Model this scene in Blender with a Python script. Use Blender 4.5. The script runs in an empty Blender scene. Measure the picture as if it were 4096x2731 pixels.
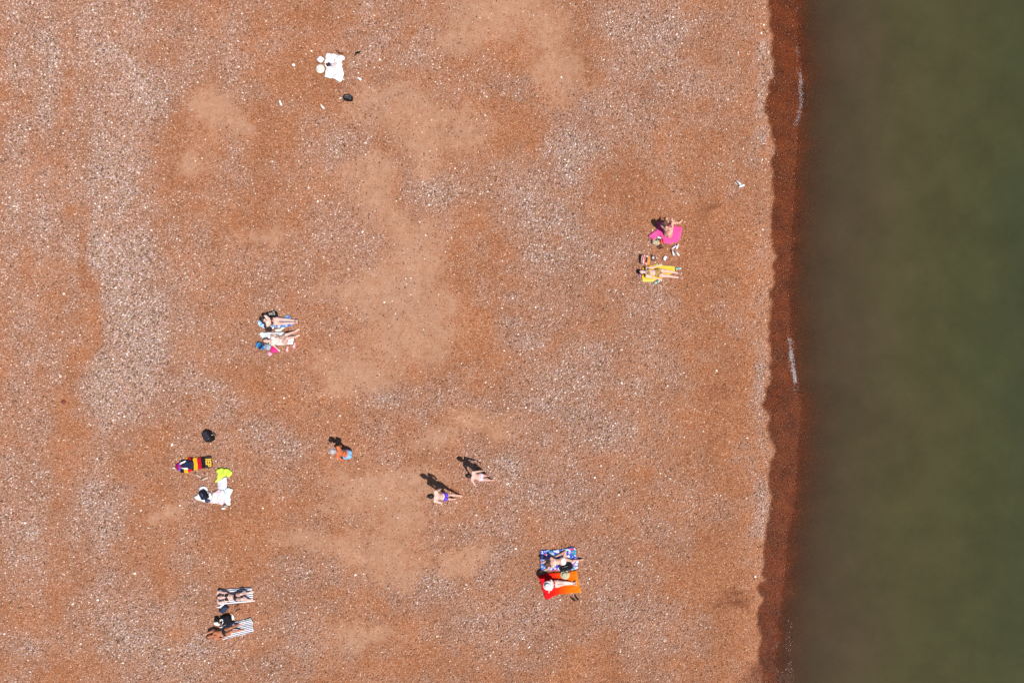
import bpy, bmesh, math, random
import numpy as np
from mathutils import Vector, Matrix

random.seed(7)
RNG = np.random.default_rng(11)
R = math.radians
scene = bpy.context.scene
COL = scene.collection

# ------------------------------------------------------------------ camera, sky, sun, exposure
H = 24.0                      # flying height of the camera above the shingle
NADIR = (12.0, -6.9)          # the point straight below it (right of the picture's middle)
FRAME = 40.96                 # metres of ground across the picture
cam_d = bpy.data.cameras.new('camera')
cam_d.sensor_width = 36.0
cam_d.sensor_fit = 'HORIZONTAL'
cam_d.lens = 36.0 * H / FRAME
cam_d.shift_x = -NADIR[0] / FRAME
cam_d.shift_y = -NADIR[1] / FRAME
cam_d.clip_start = 0.1
cam_d.clip_end = 3000
cam = bpy.data.objects.new('camera', cam_d)
cam.location = (NADIR[0], NADIR[1], H)
cam.rotation_euler = (0, 0, 0)
COL.objects.link(cam)
scene.camera = cam

SUN_EL = 46.0
SUN_H = Vector((0.838, -0.546, 0))          # horizontal direction towards the sun
sun_dir = Vector((SUN_H.x * math.cos(R(SUN_EL)), SUN_H.y * math.cos(R(SUN_EL)), math.sin(R(SUN_EL)))).normalized()
world = bpy.data.worlds.new('World')
scene.world = world
world.use_nodes = True
wn = world.node_tree
wn.nodes.clear()
wo = wn.nodes.new('ShaderNodeOutputWorld')
wb = wn.nodes.new('ShaderNodeBackground')
ws = wn.nodes.new('ShaderNodeTexSky')
ws.sky_type = 'NISHITA'
ws.sun_disc = False
ws.sun_elevation = R(SUN_EL)
ws.sun_rotation = math.atan2(SUN_H.x, SUN_H.y)
wb.inputs['Strength'].default_value = 0.05
wn.links.new(ws.outputs[0], wb.inputs[0])
wn.links.new(wb.outputs[0], wo.inputs[0])
sl = bpy.data.lights.new('sun', 'SUN')
sl.energy = 4.6
sl.angle = R(0.53)
sl.color = (1.0, 0.955, 0.89)
so = bpy.data.objects.new('sun', sl)
so.rotation_euler = (-sun_dir).to_track_quat('-Z', 'Y').to_euler()
so.location = (10, -6, 30)
COL.objects.link(so)
vs = scene.view_settings
vs.view_transform = 'Standard'
vs.look = 'None'
vs.gamma = 1
vs.use_curve_mapping = False
vs.exposure = 0.32
scene.cycles.use_denoising = False      # keep the fine grain of the shingle

# ------------------------------------------------------------------ little numpy noise
def _hash(ix, iy, s):
    n = (ix.astype(np.int64) * 374761393 + iy.astype(np.int64) * 668265263 + s * 974711) & 0x7fffffff
    n = ((n ^ (n >> 13)) * 1274126177) & 0x7fffffff
    n = n ^ (n >> 16)
    return (n & 0xffff) / 65535.0
def vnoise(x, y, s=0):
    x = np.asarray(x, float); y = np.asarray(y, float)
    ix = np.floor(x); iy = np.floor(y)
    fx = x - ix; fy = y - iy
    fx = fx * fx * (3 - 2 * fx); fy = fy * fy * (3 - 2 * fy)
    a = _hash(ix, iy, s); b = _hash(ix + 1, iy, s); c = _hash(ix, iy + 1, s); d = _hash(ix + 1, iy + 1, s)
    return (a * (1 - fx) + b * fx) * (1 - fy) + (c * (1 - fx) + d * fx) * fy
def fbm(x, y, s=0, o=4):
    x = np.asarray(x, float); y = np.asarray(y, float)
    v = 0; a = 0.5; t = 0
    for i in range(o):
        v = v + a * vnoise(x, y, s + i * 17); t += a
        x = x * 2.03 + 3.7; y = y * 2.03 + 1.3; a *= 0.5
    return v / t
def sstep(a, b, x):
    t = np.clip((np.asarray(x, float) - a) / (b - a), 0, 1)
    return t * t * (3 - 2 * t)

# ------------------------------------------------------------------ places: photo pixels (4096 wide) are 1 cm of ground
def gx(px): return (px - 2048.0) / 100.0
def gy(py): return (1365.5 - py) / 100.0

WET_PX = [(-900, 3075), (0, 3072), (100, 3080), (170, 3094), (300, 3086), (335, 3070), (450, 3060), (500, 3080), (800, 3082), (1000, 3090), (1300, 3083), (1400, 3080),
          (1530, 3072), (1560, 3055), (1620, 3048), (1665, 3078), (1800, 3085), (2000, 3075), (2150, 3060), (2231, 3040), (2320, 3055), (2340, 3020), (2390, 3045), (2460, 3025),
          (2520, 3030), (2620, 3035), (2731, 3040), (3600, 3030)]
SEA_PX = [(-900, 3170), (0, 3180), (160, 3192), (300, 3204), (420, 3200), (500, 3184), (700, 3172), (1000, 3160), (1200, 3150), (1320, 3156), (1380, 3160), (1500, 3172), (1580, 3190),
          (1650, 3196), (1750, 3190), (1900, 3182), (2100, 3160), (2231, 3135), (2350, 3135), (2500, 3115), (2600, 3100), (2731, 3092), (3600, 3080)]
def wet_x(y):
    py = 1365.5 - np.asarray(y, float) * 100
    return gx(np.interp(py, [a for a, b in WET_PX], [b for a, b in WET_PX])) + (fbm(y * 1.1, y * 0 + 3.3, 5, 4) - .5) * .34
def sea_x(y):
    py = 1365.5 - np.asarray(y, float) * 100
    return gx(np.interp(py, [a for a, b in SEA_PX], [b for a, b in SEA_PX])) + (fbm(y * .9, y * 0 + 8.1, 9, 3) - .5) * .25
SEA_Z = -0.26
def gz(x, y):
    """height of the shingle"""
    x = np.asarray(x, float); y = np.asarray(y, float)
    u = 0.10 * (fbm(x * .16 + 7, y * .11 + 2, 21, 2) - .5) + 0.045 * (fbm(x * .55, y * .4, 23, 2) - .5)
    s = sea_x(y)
    u = u + .15 * (fbm(x * .42 + .5 * fbm(x * .15, y * .1, 13, 2), y * .05, 27, 3) - .5) * (1 - sstep(6.5, 9.5, x))
    f = SEA_Z - 0.17 * (x - s)
    k = .12
    h = np.clip(.5 + .5 * (f - u) / k, 0, 1)
    z = f * (1 - h) + u * h - k * h * (1 - h)
    z = np.maximum(z, -3.0)
    return z

# ------------------------------------------------------------------ object helpers
def link(o, parent=None):
    COL.objects.link(o)
    if parent is not None:
        o.parent = parent
    return o
def obj(name, mesh, mat=None, parent=None, loc=None, rz=None):
    o = bpy.data.objects.new(name, mesh)
    if mat is not None:
        mesh.materials.clear(); mesh.materials.append(mat)
    if loc is not None: o.location = loc
    if rz is not None: o.rotation_euler = (0, 0, rz)
    return link(o, parent)
def empty(name, loc, rz=0):
    o = bpy.data.objects.new(name, None)
    o.empty_display_size = .1
    o.location = loc
    o.rotation_euler = (0, 0, rz)
    return link(o)
def tag(o, label=None, cat=None, group=None, kind=None):
    if label: o['label'] = label
    if cat: o['category'] = cat
    if group: o['group'] = group
    if kind: o['kind'] = kind
    return o
def mesh_from(name, v, f, smooth=True):
    m = bpy.data.meshes.new(name)
    m.from_pydata([tuple(p) for p in v], [], [tuple(q) for q in f])
    m.update()
    if smooth:
        m.polygons.foreach_set('use_smooth', [True] * len(m.polygons))
    return m
def bm_mesh(name, bm, smooth=True):
    bmesh.ops.recalc_face_normals(bm, faces=bm.faces)
    m = bpy.data.meshes.new(name)
    bm.to_mesh(m); bm.free()
    if smooth:
        m.polygons.foreach_set('use_smooth', [True] * len(m.polygons))
    return m

# ------------------------------------------------------------------ materials
MATS = {}
def nd(nt, t, **kw):
    n = nt.nodes.new(t)
    for k, v in kw.items():
        setattr(n, k, v)
    return n
def simple(name, col, rough=.7, var=.25, scale=14., bump=.0, spec=.3, bscale=60., col2=None):
    """one colour with noise in it and a fine relief"""
    if name in MATS: return MATS[name]
    m = bpy.data.materials.new(name); m.use_nodes = True
    nt = m.node_tree; b = nt.nodes['Principled BSDF']
    b.inputs['Roughness'].default_value = rough
    b.inputs['Specular IOR Level'].default_value = spec
    tc = nd(nt, 'ShaderNodeTexCoord')
    nz = nd(nt, 'ShaderNodeTexNoise'); nz.inputs['Scale'].default_value = scale; nz.inputs['Detail'].default_value = 4
    nt.links.new(tc.outputs['Object'], nz.inputs['Vector'])
    rp = nd(nt, 'ShaderNodeValToRGB')
    c2 = col2 or tuple(min(1, c * (1 + var)) for c in col)
    c1 = tuple(c * (1 - var) for c in col) if col2 is None else col
    rp.color_ramp.elements[0].position = .3; rp.color_ramp.elements[1].position = .7
    rp.color_ramp.elements[0].color = (*c1, 1); rp.color_ramp.elements[1].color = (*c2, 1)
    nt.links.new(nz.outputs['Fac'], rp.inputs['Fac'])
    nt.links.new(rp.outputs[0], b.inputs['Base Color'])
    if bump:
        n2 = nd(nt, 'ShaderNodeTexNoise'); n2.inputs['Scale'].default_value = bscale
        nt.links.new(tc.outputs['Object'], n2.inputs['Vector'])
        bp = nd(nt, 'ShaderNodeBump'); bp.inputs['Strength'].default_value = bump; bp.inputs['Distance'].default_value = .01
        nt.links.new(n2.outputs['Fac'], bp.inputs['Height']); nt.links.new(bp.outputs[0], b.inputs['Normal'])
    MATS[name] = m
    return m
def stripes(name, stops, span, axis=0, rough=.9, interp='CONSTANT', off=0., period=None, wob=.0):
    """bands along the cloth's own length: stops = [(position 0..1, colour)] over span metres"""
    m = bpy.data.materials.new(name); m.use_nodes = True
    nt = m.node_tree; b = nt.nodes['Principled BSDF']
    b.inputs['Roughness'].default_value = rough; b.inputs['Specular IOR Level'].default_value = .1
    tc = nd(nt, 'ShaderNodeTexCoord'); sp = nd(nt, 'ShaderNodeSeparateXYZ')
    nt.links.new(tc.outputs['Object'], sp.inputs[0])
    ad = nd(nt, 'ShaderNodeMath', operation='MULTIPLY_ADD'); ad.inputs[1].default_value = 1 / span; ad.inputs[2].default_value = .5 + off
    nt.links.new(sp.outputs[axis], ad.inputs[0])
    src = ad.outputs[0]
    if wob:
        nw = nd(nt, 'ShaderNodeTexNoise'); nw.inputs['Scale'].default_value = 5
        nt.links.new(tc.outputs['Object'], nw.inputs['Vector'])
        wa = nd(nt, 'ShaderNodeMath', operation='MULTIPLY_ADD'); wa.inputs[1].default_value = wob
        nt.links.new(nw.outputs['Fac'], wa.inputs[0]); nt.links.new(src, wa.inputs[2]); src = wa.outputs[0]
    if period:
        fr = nd(nt, 'ShaderNodeMath', operation='MULTIPLY'); fr.inputs[1].default_value = period
        nt.links.new(src, fr.inputs[0])
        f2 = nd(nt, 'ShaderNodeMath', operation='FRACT'); nt.links.new(fr.outputs[0], f2.inputs[0]); src = f2.outputs[0]
    rp = nd(nt, 'ShaderNodeValToRGB'); cr = rp.color_ramp; cr.interpolation = interp
    while len(cr.elements) > 1: cr.elements.remove(cr.elements[-1])
    cr.elements[0].position = stops[0][0]; cr.elements[0].color = (*stops[0][1], 1)
    for p, c in stops[1:]:
        e = cr.elements.new(p); e.color = (*c, 1)
    nt.links.new(src, rp.inputs[0])
    nz = nd(nt, 'ShaderNodeTexNoise'); nz.inputs['Scale'].default_value = 22; nz.inputs['Detail'].default_value = 3
    nt.links.new(tc.outputs['Object'], nz.inputs['Vector'])
    mr = nd(nt, 'ShaderNodeMapRange'); mr.inputs[1].default_value = .25; mr.inputs[2].default_value = .75; mr.inputs[3].default_value = .82; mr.inputs[4].default_value = 1.1
    nt.links.new(nz.outputs['Fac'], mr.inputs[0])
    mx = nd(nt, 'ShaderNodeMix', data_type='RGBA', blend_type='MULTIPLY'); mx.inputs[0].default_value = 1
    nt.links.new(rp.outputs[0], mx.inputs[6]); nt.links.new(mr.outputs[0], mx.inputs[7])
    nt.links.new(mx.outputs[2], b.inputs['Base Color'])
    MATS[name] = m
    return m
def prints(name, base, blots, scale=9., rough=.9):
    """a printed cloth: base colour with cells of other colours"""
    m = bpy.data.materials.new(name); m.use_nodes = True
    nt = m.node_tree; b = nt.nodes['Principled BSDF']
    b.inputs['Roughness'].default_value = rough; b.inputs['Specular IOR Level'].default_value = .1
    tc = nd(nt, 'ShaderNodeTexCoord')
    cur = None
    for i, (c, sc, lo, dx) in enumerate(blots):
        mp = nd(nt, 'ShaderNodeMapping'); mp.inputs['Location'].default_value = (dx, dx * 1.7, 0)
        nt.links.new(tc.outputs['Object'], mp.inputs[0])
        nz = nd(nt, 'ShaderNodeTexNoise'); nz.inputs['Scale'].default_value = sc; nz.inputs['Detail'].default_value = 2
        nt.links.new(mp.outputs[0], nz.inputs['Vector'])
        mr = nd(nt, 'ShaderNodeMapRange'); mr.inputs[1].default_value = lo; mr.inputs[2].default_value = lo + .03
        nt.links.new(nz.outputs['Fac'], mr.inputs[0])
        mx = nd(nt, 'ShaderNodeMix', data_type='RGBA')
        nt.links.new(mr.outputs[0], mx.inputs[0])
        if cur is None: mx.inputs[6].default_value = (*base, 1)
        else: nt.links.new(cur, mx.inputs[6])
        mx.inputs[7].default_value = (*c, 1)
        cur = mx.outputs[2]
    nt.links.new(cur, b.inputs['Base Color'])
    MATS[name] = m
    return m

def ground_material():
    m = bpy.data.materials.new('shingle_ground'); m.use_nodes = True
    nt = m.node_tree; b = nt.nodes['Principled BSDF']
    L = nt.links.new
    def attr(n):
        a = nd(nt, 'ShaderNodeAttribute'); a.attribute_name = n; return a.outputs['Fac']
    def mix(f, a, c, bt='MIX'):
        x = nd(nt, 'ShaderNodeMix', data_type='RGBA', blend_type=bt)
        for s, i in ((f, 0), (a, 6), (c, 7)):
            if isinstance(s, (tuple, list)): x.inputs[i].default_value = (*s, 1)
            elif isinstance(s, (float, int)): x.inputs[i].default_value = s
            else: L(s, x.inputs[i])
        return x.outputs[2]
    tc = nd(nt, 'ShaderNodeTexCoord')
    pos = tc.outputs['Object']
    sand, pale, wet = attr('sand'), attr('pale'), attr('wet')
    # fine gravel cells
    vo = nd(nt, 'ShaderNodeTexVoronoi'); vo.inputs['Scale'].default_value = 30
    L(pos, vo.inputs['Vector'])
    sep = nd(nt, 'ShaderNodeSeparateColor'); L(vo.outputs['Color'], sep.inputs[0])
    rg = nd(nt, 'ShaderNodeValToRGB'); cr = rg.color_ramp
    cr.elements[0].color = (.20, .075, .030, 1); cr.elements[0].position = 0
    cr.elements[1].color = (.58, .33, .20, 1); cr.elements[1].position = 1
    for p, c in ((.3, (.335, .122, .046)), (.6, (.40, .155, .070)), (.85, (.44, .20, .115))):
        e = cr.elements.new(p); e.color = (*c, 1)
    L(sep.outputs[0], rg.inputs[0])
    rp = nd(nt, 'ShaderNodeValToRGB'); cr = rp.color_ramp
    cr.elements[0].color = (.15, .075, .05, 1); cr.elements[1].color = (.54, .38, .30, 1)
    for p, c in ((.35, (.30, .15, .09)), (.65, (.42, .24, .165)), (.85, (.45, .32, .27))):
        e = cr.elements.new(p); e.color = (*c, 1)
    L(sep.outputs[1], rp.inputs[0])
    grav = mix(pale, rg.outputs[0], rp.outputs[0])
    # large soft colour drift
    n1 = nd(nt, 'ShaderNodeTexNoise'); n1.inputs['Scale'].default_value = .55; n1.inputs['Detail'].default_value = 6
    L(pos, n1.inputs['Vector'])
    mr = nd(nt, 'ShaderNodeMapRange'); mr.inputs[1].default_value = .3; mr.inputs[2].default_value = .7; mr.inputs[3].default_value = .86; mr.inputs[4].default_value = 1.12
    L(n1.outputs['Fac'], mr.inputs[0])
    grav = mix(1.0, grav, mr.outputs[0], 'MULTIPLY')
    # sand
    n2 = nd(nt, 'ShaderNodeTexNoise'); n2.inputs['Scale'].default_value = 2.2; n2.inputs['Detail'].default_value = 8; n2.inputs['Roughness'].default_value = .65
    L(pos, n2.inputs['Vector'])
    rs = nd(nt, 'ShaderNodeValToRGB')
    rs.color_ramp.elements[0].position = .3; rs.color_ramp.elements[0].color = (.42, .225, .142, 1)
    rs.color_ramp.elements[1].position = .7; rs.color_ramp.elements[1].color = (.52, .305, .208, 1)
    L(n2.outputs['Fac'], rs.inputs[0])
    # sand fills the hollows unevenly
    n3 = nd(nt, 'ShaderNodeTexNoise'); n3.inputs['Scale'].default_value = 3.5; n3.inputs['Detail'].default_value = 9; n3.inputs['Roughness'].default_value = .7
    L(pos, n3.inputs['Vector'])
    ad = nd(nt, 'ShaderNodeMath', operation='MULTIPLY_ADD'); ad.inputs[1].default_value = 2.3; 
    L(n3.outputs['Fac'], ad.inputs[0])
    sb = nd(nt, 'ShaderNodeMath', operation='SUBTRACT'); L(sand, sb.inputs[0]); sb.inputs[1].default_value = 1.15 + .48
    L(sb.outputs[0], ad.inputs[2])
    cl = nd(nt, 'ShaderNodeMapRange'); cl.inputs[1].default_value = -.45; cl.inputs[2].default_value = .7; cl.inputs[4].default_value = .85
    L(ad.outputs[0], cl.inputs[0])
    sf = cl.outputs[0]
    n5 = nd(nt, 'ShaderNodeTexNoise'); n5.inputs['Scale'].default_value = 17; n5.inputs['Detail'].default_value = 3; n5.inputs['Roughness'].default_value = .7
    L(pos, n5.inputs['Vector'])
    sk = nd(nt, 'ShaderNodeMapRange'); sk.inputs[1].default_value = .585; sk.inputs[2].default_value = .66; sk.inputs[4].default_value = .75
    L(n5.outputs['Fac'], sk.inputs[0])
    sandc = mix(sk.outputs[0], rs.outputs[0], (.25, .125, .08))
    col = mix(sf, grav, sandc)
    # wet
    n4 = nd(nt, 'ShaderNodeTexNoise'); n4.inputs['Scale'].default_value = 1.6; n4.inputs['Detail'].default_value = 5
    L(pos, n4.inputs['Vector'])
    wc = nd(nt, 'ShaderNodeValToRGB')
    wc.color_ramp.elements[0].position = .35; wc.color_ramp.elements[0].color = (.22, .115, .052, 1)
    wc.color_ramp.elements[1].position = .65; wc.color_ramp.elements[1].color = (.38, .185, .07, 1)
    L(n4.outputs['Fac'], wc.inputs[0])
    col = mix(wet, col, mix(1.0, col, wc.outputs[0], 'MULTIPLY'))
    L(col, b.inputs['Base Color'])
    ro = nd(nt, 'ShaderNodeMapRange'); ro.inputs[3].default_value = .95; ro.inputs[4].default_value = .55
    L(wet, ro.inputs[0]); L(ro.outputs[0], b.inputs['Roughness'])
    b.inputs['Specular IOR Level'].default_value = .25
    iv = nd(nt, 'ShaderNodeMapRange'); iv.inputs[1].default_value = 0; iv.inputs[2].default_value = 1; iv.inputs[3].default_value = .9; iv.inputs[4].default_value = .12
    L(sf, iv.inputs[0])
    inv = nd(nt, 'ShaderNodeMath', operation='SUBTRACT'); inv.inputs[0].default_value = 1; L(vo.outputs['Distance'], inv.inputs[1])
    bp = nd(nt, 'ShaderNodeBump'); bp.inputs['Distance'].default_value = .02
    L(iv.outputs[0], bp.inputs['Strength']); L(inv.outputs[0], bp.inputs['Height']); L(bp.outputs[0], b.inputs['Normal'])
    return m

def pebble_material(name, inst=True, ramp=None):
    m = bpy.data.materials.new(name); m.use_nodes = True
    nt = m.node_tree; b = nt.nodes['Principled BSDF']; L = nt.links.new
    oi = nd(nt, 'ShaderNodeObjectInfo')
    def attr(n):
        a = nd(nt, 'ShaderNodeAttribute'); a.attribute_type = 'INSTANCER'; a.attribute_name = n; return a.outputs['Fac']
    def rampn(stops, src):
        r = nd(nt, 'ShaderNodeValToRGB'); cr = r.color_ramp; cr.interpolation = 'LINEAR'
        cr.elements[0].position = stops[0][0]; cr.elements[0].color = (*stops[0][1], 1)
        cr.elements[1].position = stops[-1][0]; cr.elements[1].color = (*stops[-1][1], 1)
        for p, c in stops[1:-1]:
            e = cr.elements.new(p); e.color = (*c, 1)
        L(src, r.inputs[0]); return r.outputs[0]
    A = rampn([(0, (.10, .04, .022)), (.18, (.27, .10, .042)), (.5, (.405, .160, .078)), (.78, (.45, .205, .115)), (.95, (.54, .32, .22)), (1, (.80, .68, .58))], oi.outputs['Random'])
    B = rampn([(0, (.08, .045, .035)), (.14, (.23, .125, .085)), (.34, (.40, .225, .15)), (.46, (.36, .28, .18)), (.60, (.40, .29, .30)), (.82, (.53, .375, .335)), (.97, (.62, .48, .44)), (1, (.84, .77, .71))], oi.outputs['Random'])
    if inst:
        mx = nd(nt, 'ShaderNodeMix', data_type='RGBA'); L(attr('pale'), mx.inputs[0]); L(A, mx.inputs[6]); L(B, mx.inputs[7])
        w = nd(nt, 'ShaderNodeMix', data_type='RGBA', blend_type='MULTIPLY'); L(attr('wet'), w.inputs[0]); L(mx.outputs[2], w.inputs[6]); w.inputs[7].default_value = (.40, .20, .085, 1)
        col = w.outputs[2]
        ro = nd(nt, 'ShaderNodeMapRange'); ro.inputs[3].default_value = .8; ro.inputs[4].default_value = .22
        L(attr('wet'), ro.inputs[0]); L(ro.outputs[0], b.inputs['Roughness'])
    else:
        col = rampn(ramp, oi.outputs['Random'])
        b.inputs['Roughness'].default_value = .75
    tc = nd(nt, 'ShaderNodeTexCoord'); nz = nd(nt, 'ShaderNodeTexNoise'); nz.inputs['Scale'].default_value = 3
    L(tc.outputs['Object'], nz.inputs['Vector'])
    mr = nd(nt, 'ShaderNodeMapRange'); mr.inputs[3].default_value = .75; mr.inputs[4].default_value = 1.2; L(nz.outputs['Fac'], mr.inputs[0])
    fx = nd(nt, 'ShaderNodeMix', data_type='RGBA', blend_type='MULTIPLY'); fx.inputs[0].default_value = 1
    L(col, fx.inputs[6]); L(mr.outputs[0], fx.inputs[7]); L(fx.outputs[2], b.inputs['Base Color'])
    b.inputs['Specular IOR Level'].default_value = .4
    return m

def water_material():
    m = bpy.data.materials.new('turbid_water'); m.use_nodes = True
    nt = m.node_tree; L = nt.links.new
    for n in list(nt.nodes): nt.nodes.remove(n)
    out = nd(nt, 'ShaderNodeOutputMaterial')
    at = nd(nt, 'ShaderNodeAttribute'); at.attribute_name = 'depth'
    # share of light scattered back by the silt in the water column: 1 - exp(-k depth)
    ml = nd(nt, 'ShaderNodeMath', operation='MULTIPLY'); ml.inputs[1].default_value = -5.2; L(at.outputs['Fac'], ml.inputs[0])
    ex = nd(nt, 'ShaderNodeMath', operation='EXPONENT'); L(ml.outputs[0], ex.inputs[0])
    f = nd(nt, 'ShaderNodeMath', operation='SUBTRACT'); f.inputs[0].default_value = 1; L(ex.outputs[0], f.inputs[1])
    tc = nd(nt, 'ShaderNodeTexCoord')
    mp = nd(nt, 'ShaderNodeMapping'); mp.inputs['Scale'].default_value = (.20, .13, 1); L(tc.outputs['Object'], mp.inputs[0])
    nz = nd(nt, 'ShaderNodeTexNoise'); nz.inputs['Scale'].default_value = 1.5; nz.inputs['Detail'].default_value = 7; nz.inputs['Roughness'].default_value = .6; L(mp.outputs[0], nz.inputs['Vector'])
    # silt near the shore is brown, open water olive then green
    d2 = nd(nt, 'ShaderNodeMath', operation='MULTIPLY_ADD'); d2.inputs[1].default_value = 1.1; d2.inputs[2].default_value = -.55; L(nz.outputs['Fac'], d2.inputs[0])
    d3 = nd(nt, 'ShaderNodeMath', operation='ADD'); L(at.outputs['Fac'], d3.inputs[0]); L(d2.outputs[0], d3.inputs[1])
    dd = nd(nt, 'ShaderNodeMapRange'); dd.inputs[1].default_value = 0; dd.inputs[2].default_value = 2; L(d3.outputs[0], dd.inputs[0])
    rp = nd(nt, 'ShaderNodeValToRGB'); cr = rp.color_ramp
    cr.elements[0].position = 0; cr.elements[0].color = (.072, .046, .028, 1)
    cr.elements[1].position = 1; cr.elements[1].color = (.038, .046, .0225, 1)
    for p, c in ((.16, (.070, .051, .029)), (.40, (.064, .055, .025)), (.68, (.052, .053, .0225))):
        e = cr.elements.new(p); e.color = (*c, 1)
    L(dd.outputs[0], rp.inputs[0])
    n6 = nd(nt, 'ShaderNodeTexNoise'); n6.inputs['Scale'].default_value = .55; n6.inputs['Detail'].default_value = 9; n6.inputs['Roughness'].default_value = .68; L(tc.outputs['Object'], n6.inputs['Vector'])
    m6 = nd(nt, 'ShaderNodeMapRange'); m6.inputs[1].default_value = .25; m6.inputs[2].default_value = .75; m6.inputs[3].default_value = .9; m6.inputs[4].default_value = 1.28; L(n6.outputs['Fac'], m6.inputs[0])
    x6 = nd(nt, 'ShaderNodeMix', data_type='RGBA', blend_type='MULTIPLY'); x6.inputs[0].default_value = 1; L(rp.outputs[0], x6.inputs[6]); L(m6.outputs[0], x6.inputs[7])
    df = nd(nt, 'ShaderNodeBsdfDiffuse'); L(x6.outputs[2], df.inputs[0])
    tr = nd(nt, 'ShaderNodeBsdfTransparent'); tr.inputs[0].default_value = (.96, .93, .88, 1)
    m1 = nd(nt, 'ShaderNodeMixShader'); L(f.outputs[0], m1.inputs[0]); L(tr.outputs[0], m1.inputs[1]); L(df.outputs[0], m1.inputs[2])
    gl = nd(nt, 'ShaderNodeBsdfGlossy'); gl.inputs['Roughness'].default_value = .06
    fr = nd(nt, 'ShaderNodeFresnel'); fr.inputs['IOR'].default_value = 1.33
    n2 = nd(nt, 'ShaderNodeTexNoise'); n2.inputs['Scale'].default_value = 4.2; n2.inputs['Detail'].default_value = 4; n2.inputs['Roughness'].default_value = .6
    L(tc.outputs['Object'], n2.inputs['Vector'])
    ch = nd(nt, 'ShaderNodeAttribute'); ch.attribute_name = 'chop'
    st_ = nd(nt, 'ShaderNodeMapRange'); st_.inputs[3].default_value = .07; st_.inputs[4].default_value = 1.0; L(ch.outputs['Fac'], st_.inputs[0])
    mp3 = nd(nt, 'ShaderNodeMapping'); mp3.inputs['Scale'].default_value = (1, 1.8, 1); mp3.inputs['Rotation'].default_value = (0, 0, -.5); L(tc.outputs['Object'], mp3.inputs[0]); L(mp3.outputs[0], n2.inputs['Vector'])
    ro = nd(nt, 'ShaderNodeMapRange'); ro.inputs[3].default_value = .05; ro.inputs[4].default_value = .25; L(ch.outputs['Fac'], ro.inputs[0]); L(ro.outputs[0], gl.inputs['Roughness'])
    bp = nd(nt, 'ShaderNodeBump'); bp.inputs['Distance'].default_value = .16
    L(st_.outputs[0], bp.inputs['Strength'])
    L(n2.outputs['Fac'], bp.inputs['Height']); L(bp.outputs[0], gl.inputs['Normal'])
    m2 = nd(nt, 'ShaderNodeMixShader'); L(fr.outputs[0], m2.inputs[0]); L(m1.outputs[0], m2.inputs[1]); L(gl.outputs[0], m2.inputs[2])
    L(m2.outputs[0], out.inputs[0])
    return m

# ------------------------------------------------------------------ where sand, pale pebbles and damp lie (pixels of a 2352 wide view)
SAND = [(1140, 28, 150, 62), (1270, 60, 60, 60), (1040, 90, 60, 40), (905, 235, 90, 42), (970, 285, 80, 50), (985, 350, 55, 42), (1080, 300, 50, 40), (830, 410, 62, 40), (860, 455, 45, 55), (905, 520, 60, 55),
        (950, 590, 75, 90), (900, 690, 110, 75), (800, 690, 80, 28), (1010, 720, 55, 60), (910, 780, 90, 60), (830, 845, 90, 30), (775, 875, 60, 25), (1010, 790, 50, 50), (1110, 962, 70, 24),
        (1000, 1000, 60, 30), (900, 1110, 110, 40), (930, 1170, 90, 60), (900, 1250, 100, 60), (940, 1310, 70, 25), (790, 1265, 80, 40), (700, 1225, 60, 24), (800, 1130, 50, 30), (1080, 1270, 60, 30), (505, 265, 50, 55), (375, 1185, 45, 22), (620, 545, 60, 22),
        (450, 360, 35, 25), (860, 1470, 70, 30), (1290, 150, 60, 60), (560, 300, 30, 30)]
PALE = [(90, 130, 70, 170, .9), (240, 90, 90, 120, .6), (330, 210, 90, 60, .7), (270, 420, 90, 90, .8), (290, 600, 80, 120, 1), (330, 760, 110, 110, 1), (260, 900, 90, 70, .9), (420, 880, 120, 50, .7),
        (130, 500, 60, 120, .6), (40, 330, 40, 110, .7), (40, 1150, 70, 190, .8), (200, 1180, 90, 80, .55), (260, 1420, 120, 80, .7), (420, 1500, 120, 60, .8), (90, 1480, 90, 60, .6), (590, 970, 90, 45, .7), (700, 1010, 70, 45, .7),
        (1490, 60, 110, 80, .9), (1420, 150, 60, 50, .7), (1330, 230, 120, 42, .9), (1210, 195, 100, 30, .7), (1560, 190, 90, 60, .7), (1330, 310, 60, 80, 1), (1290, 370, 60, 70, .9), (1180, 420, 110, 45, .8), (1030, 420, 90, 36, .7),
        (1200, 480, 100, 55, 1), (1300, 520, 110, 55, .8), (1230, 580, 70, 60, .9), (1390, 640, 120, 70, .7), (1250, 690, 60, 90, .7), (1480, 720, 80, 80, .8), (1200, 780, 60, 60, .7), (1300, 850, 120, 60, .8),
        (900, 890, 130, 40, .8), (1060, 900, 110, 36, .6), (1240, 930, 70, 50, .9), (1350, 980, 130, 70, .8), (1480, 850, 80, 90, .6), (1180, 1080, 90, 50, .9), (1100, 1200, 90, 40, .7), (1150, 1280, 60, 45, .9), (1280, 1120, 120, 60, .7),
        (1050, 1330, 120, 40, .7), (720, 1330, 110, 45, .6), (720, 1480, 130, 60, .7), (1180, 1430, 130, 60, .6), (1440, 1400, 130, 70, .6), (1550, 700, 80, 100, .6), (1560, 470, 70, 70, .4), (1750, 180, 22, 80, .9), (1745, 330, 18, 60, .7), (1740, 900, 20, 60, .5), (1730, 1060, 20, 40, .8),
        (1560, 1180, 90, 70, .5), (720, 330, 70, 60, .5), (640, 420, 70, 50, .4), (420, 560, 60, 70, .4), (560, 620, 70, 40, .4), (770, 560, 50, 60, .4), (960, 130, 70, 40, .5), (870, 90, 50, 40, .4)]
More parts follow.
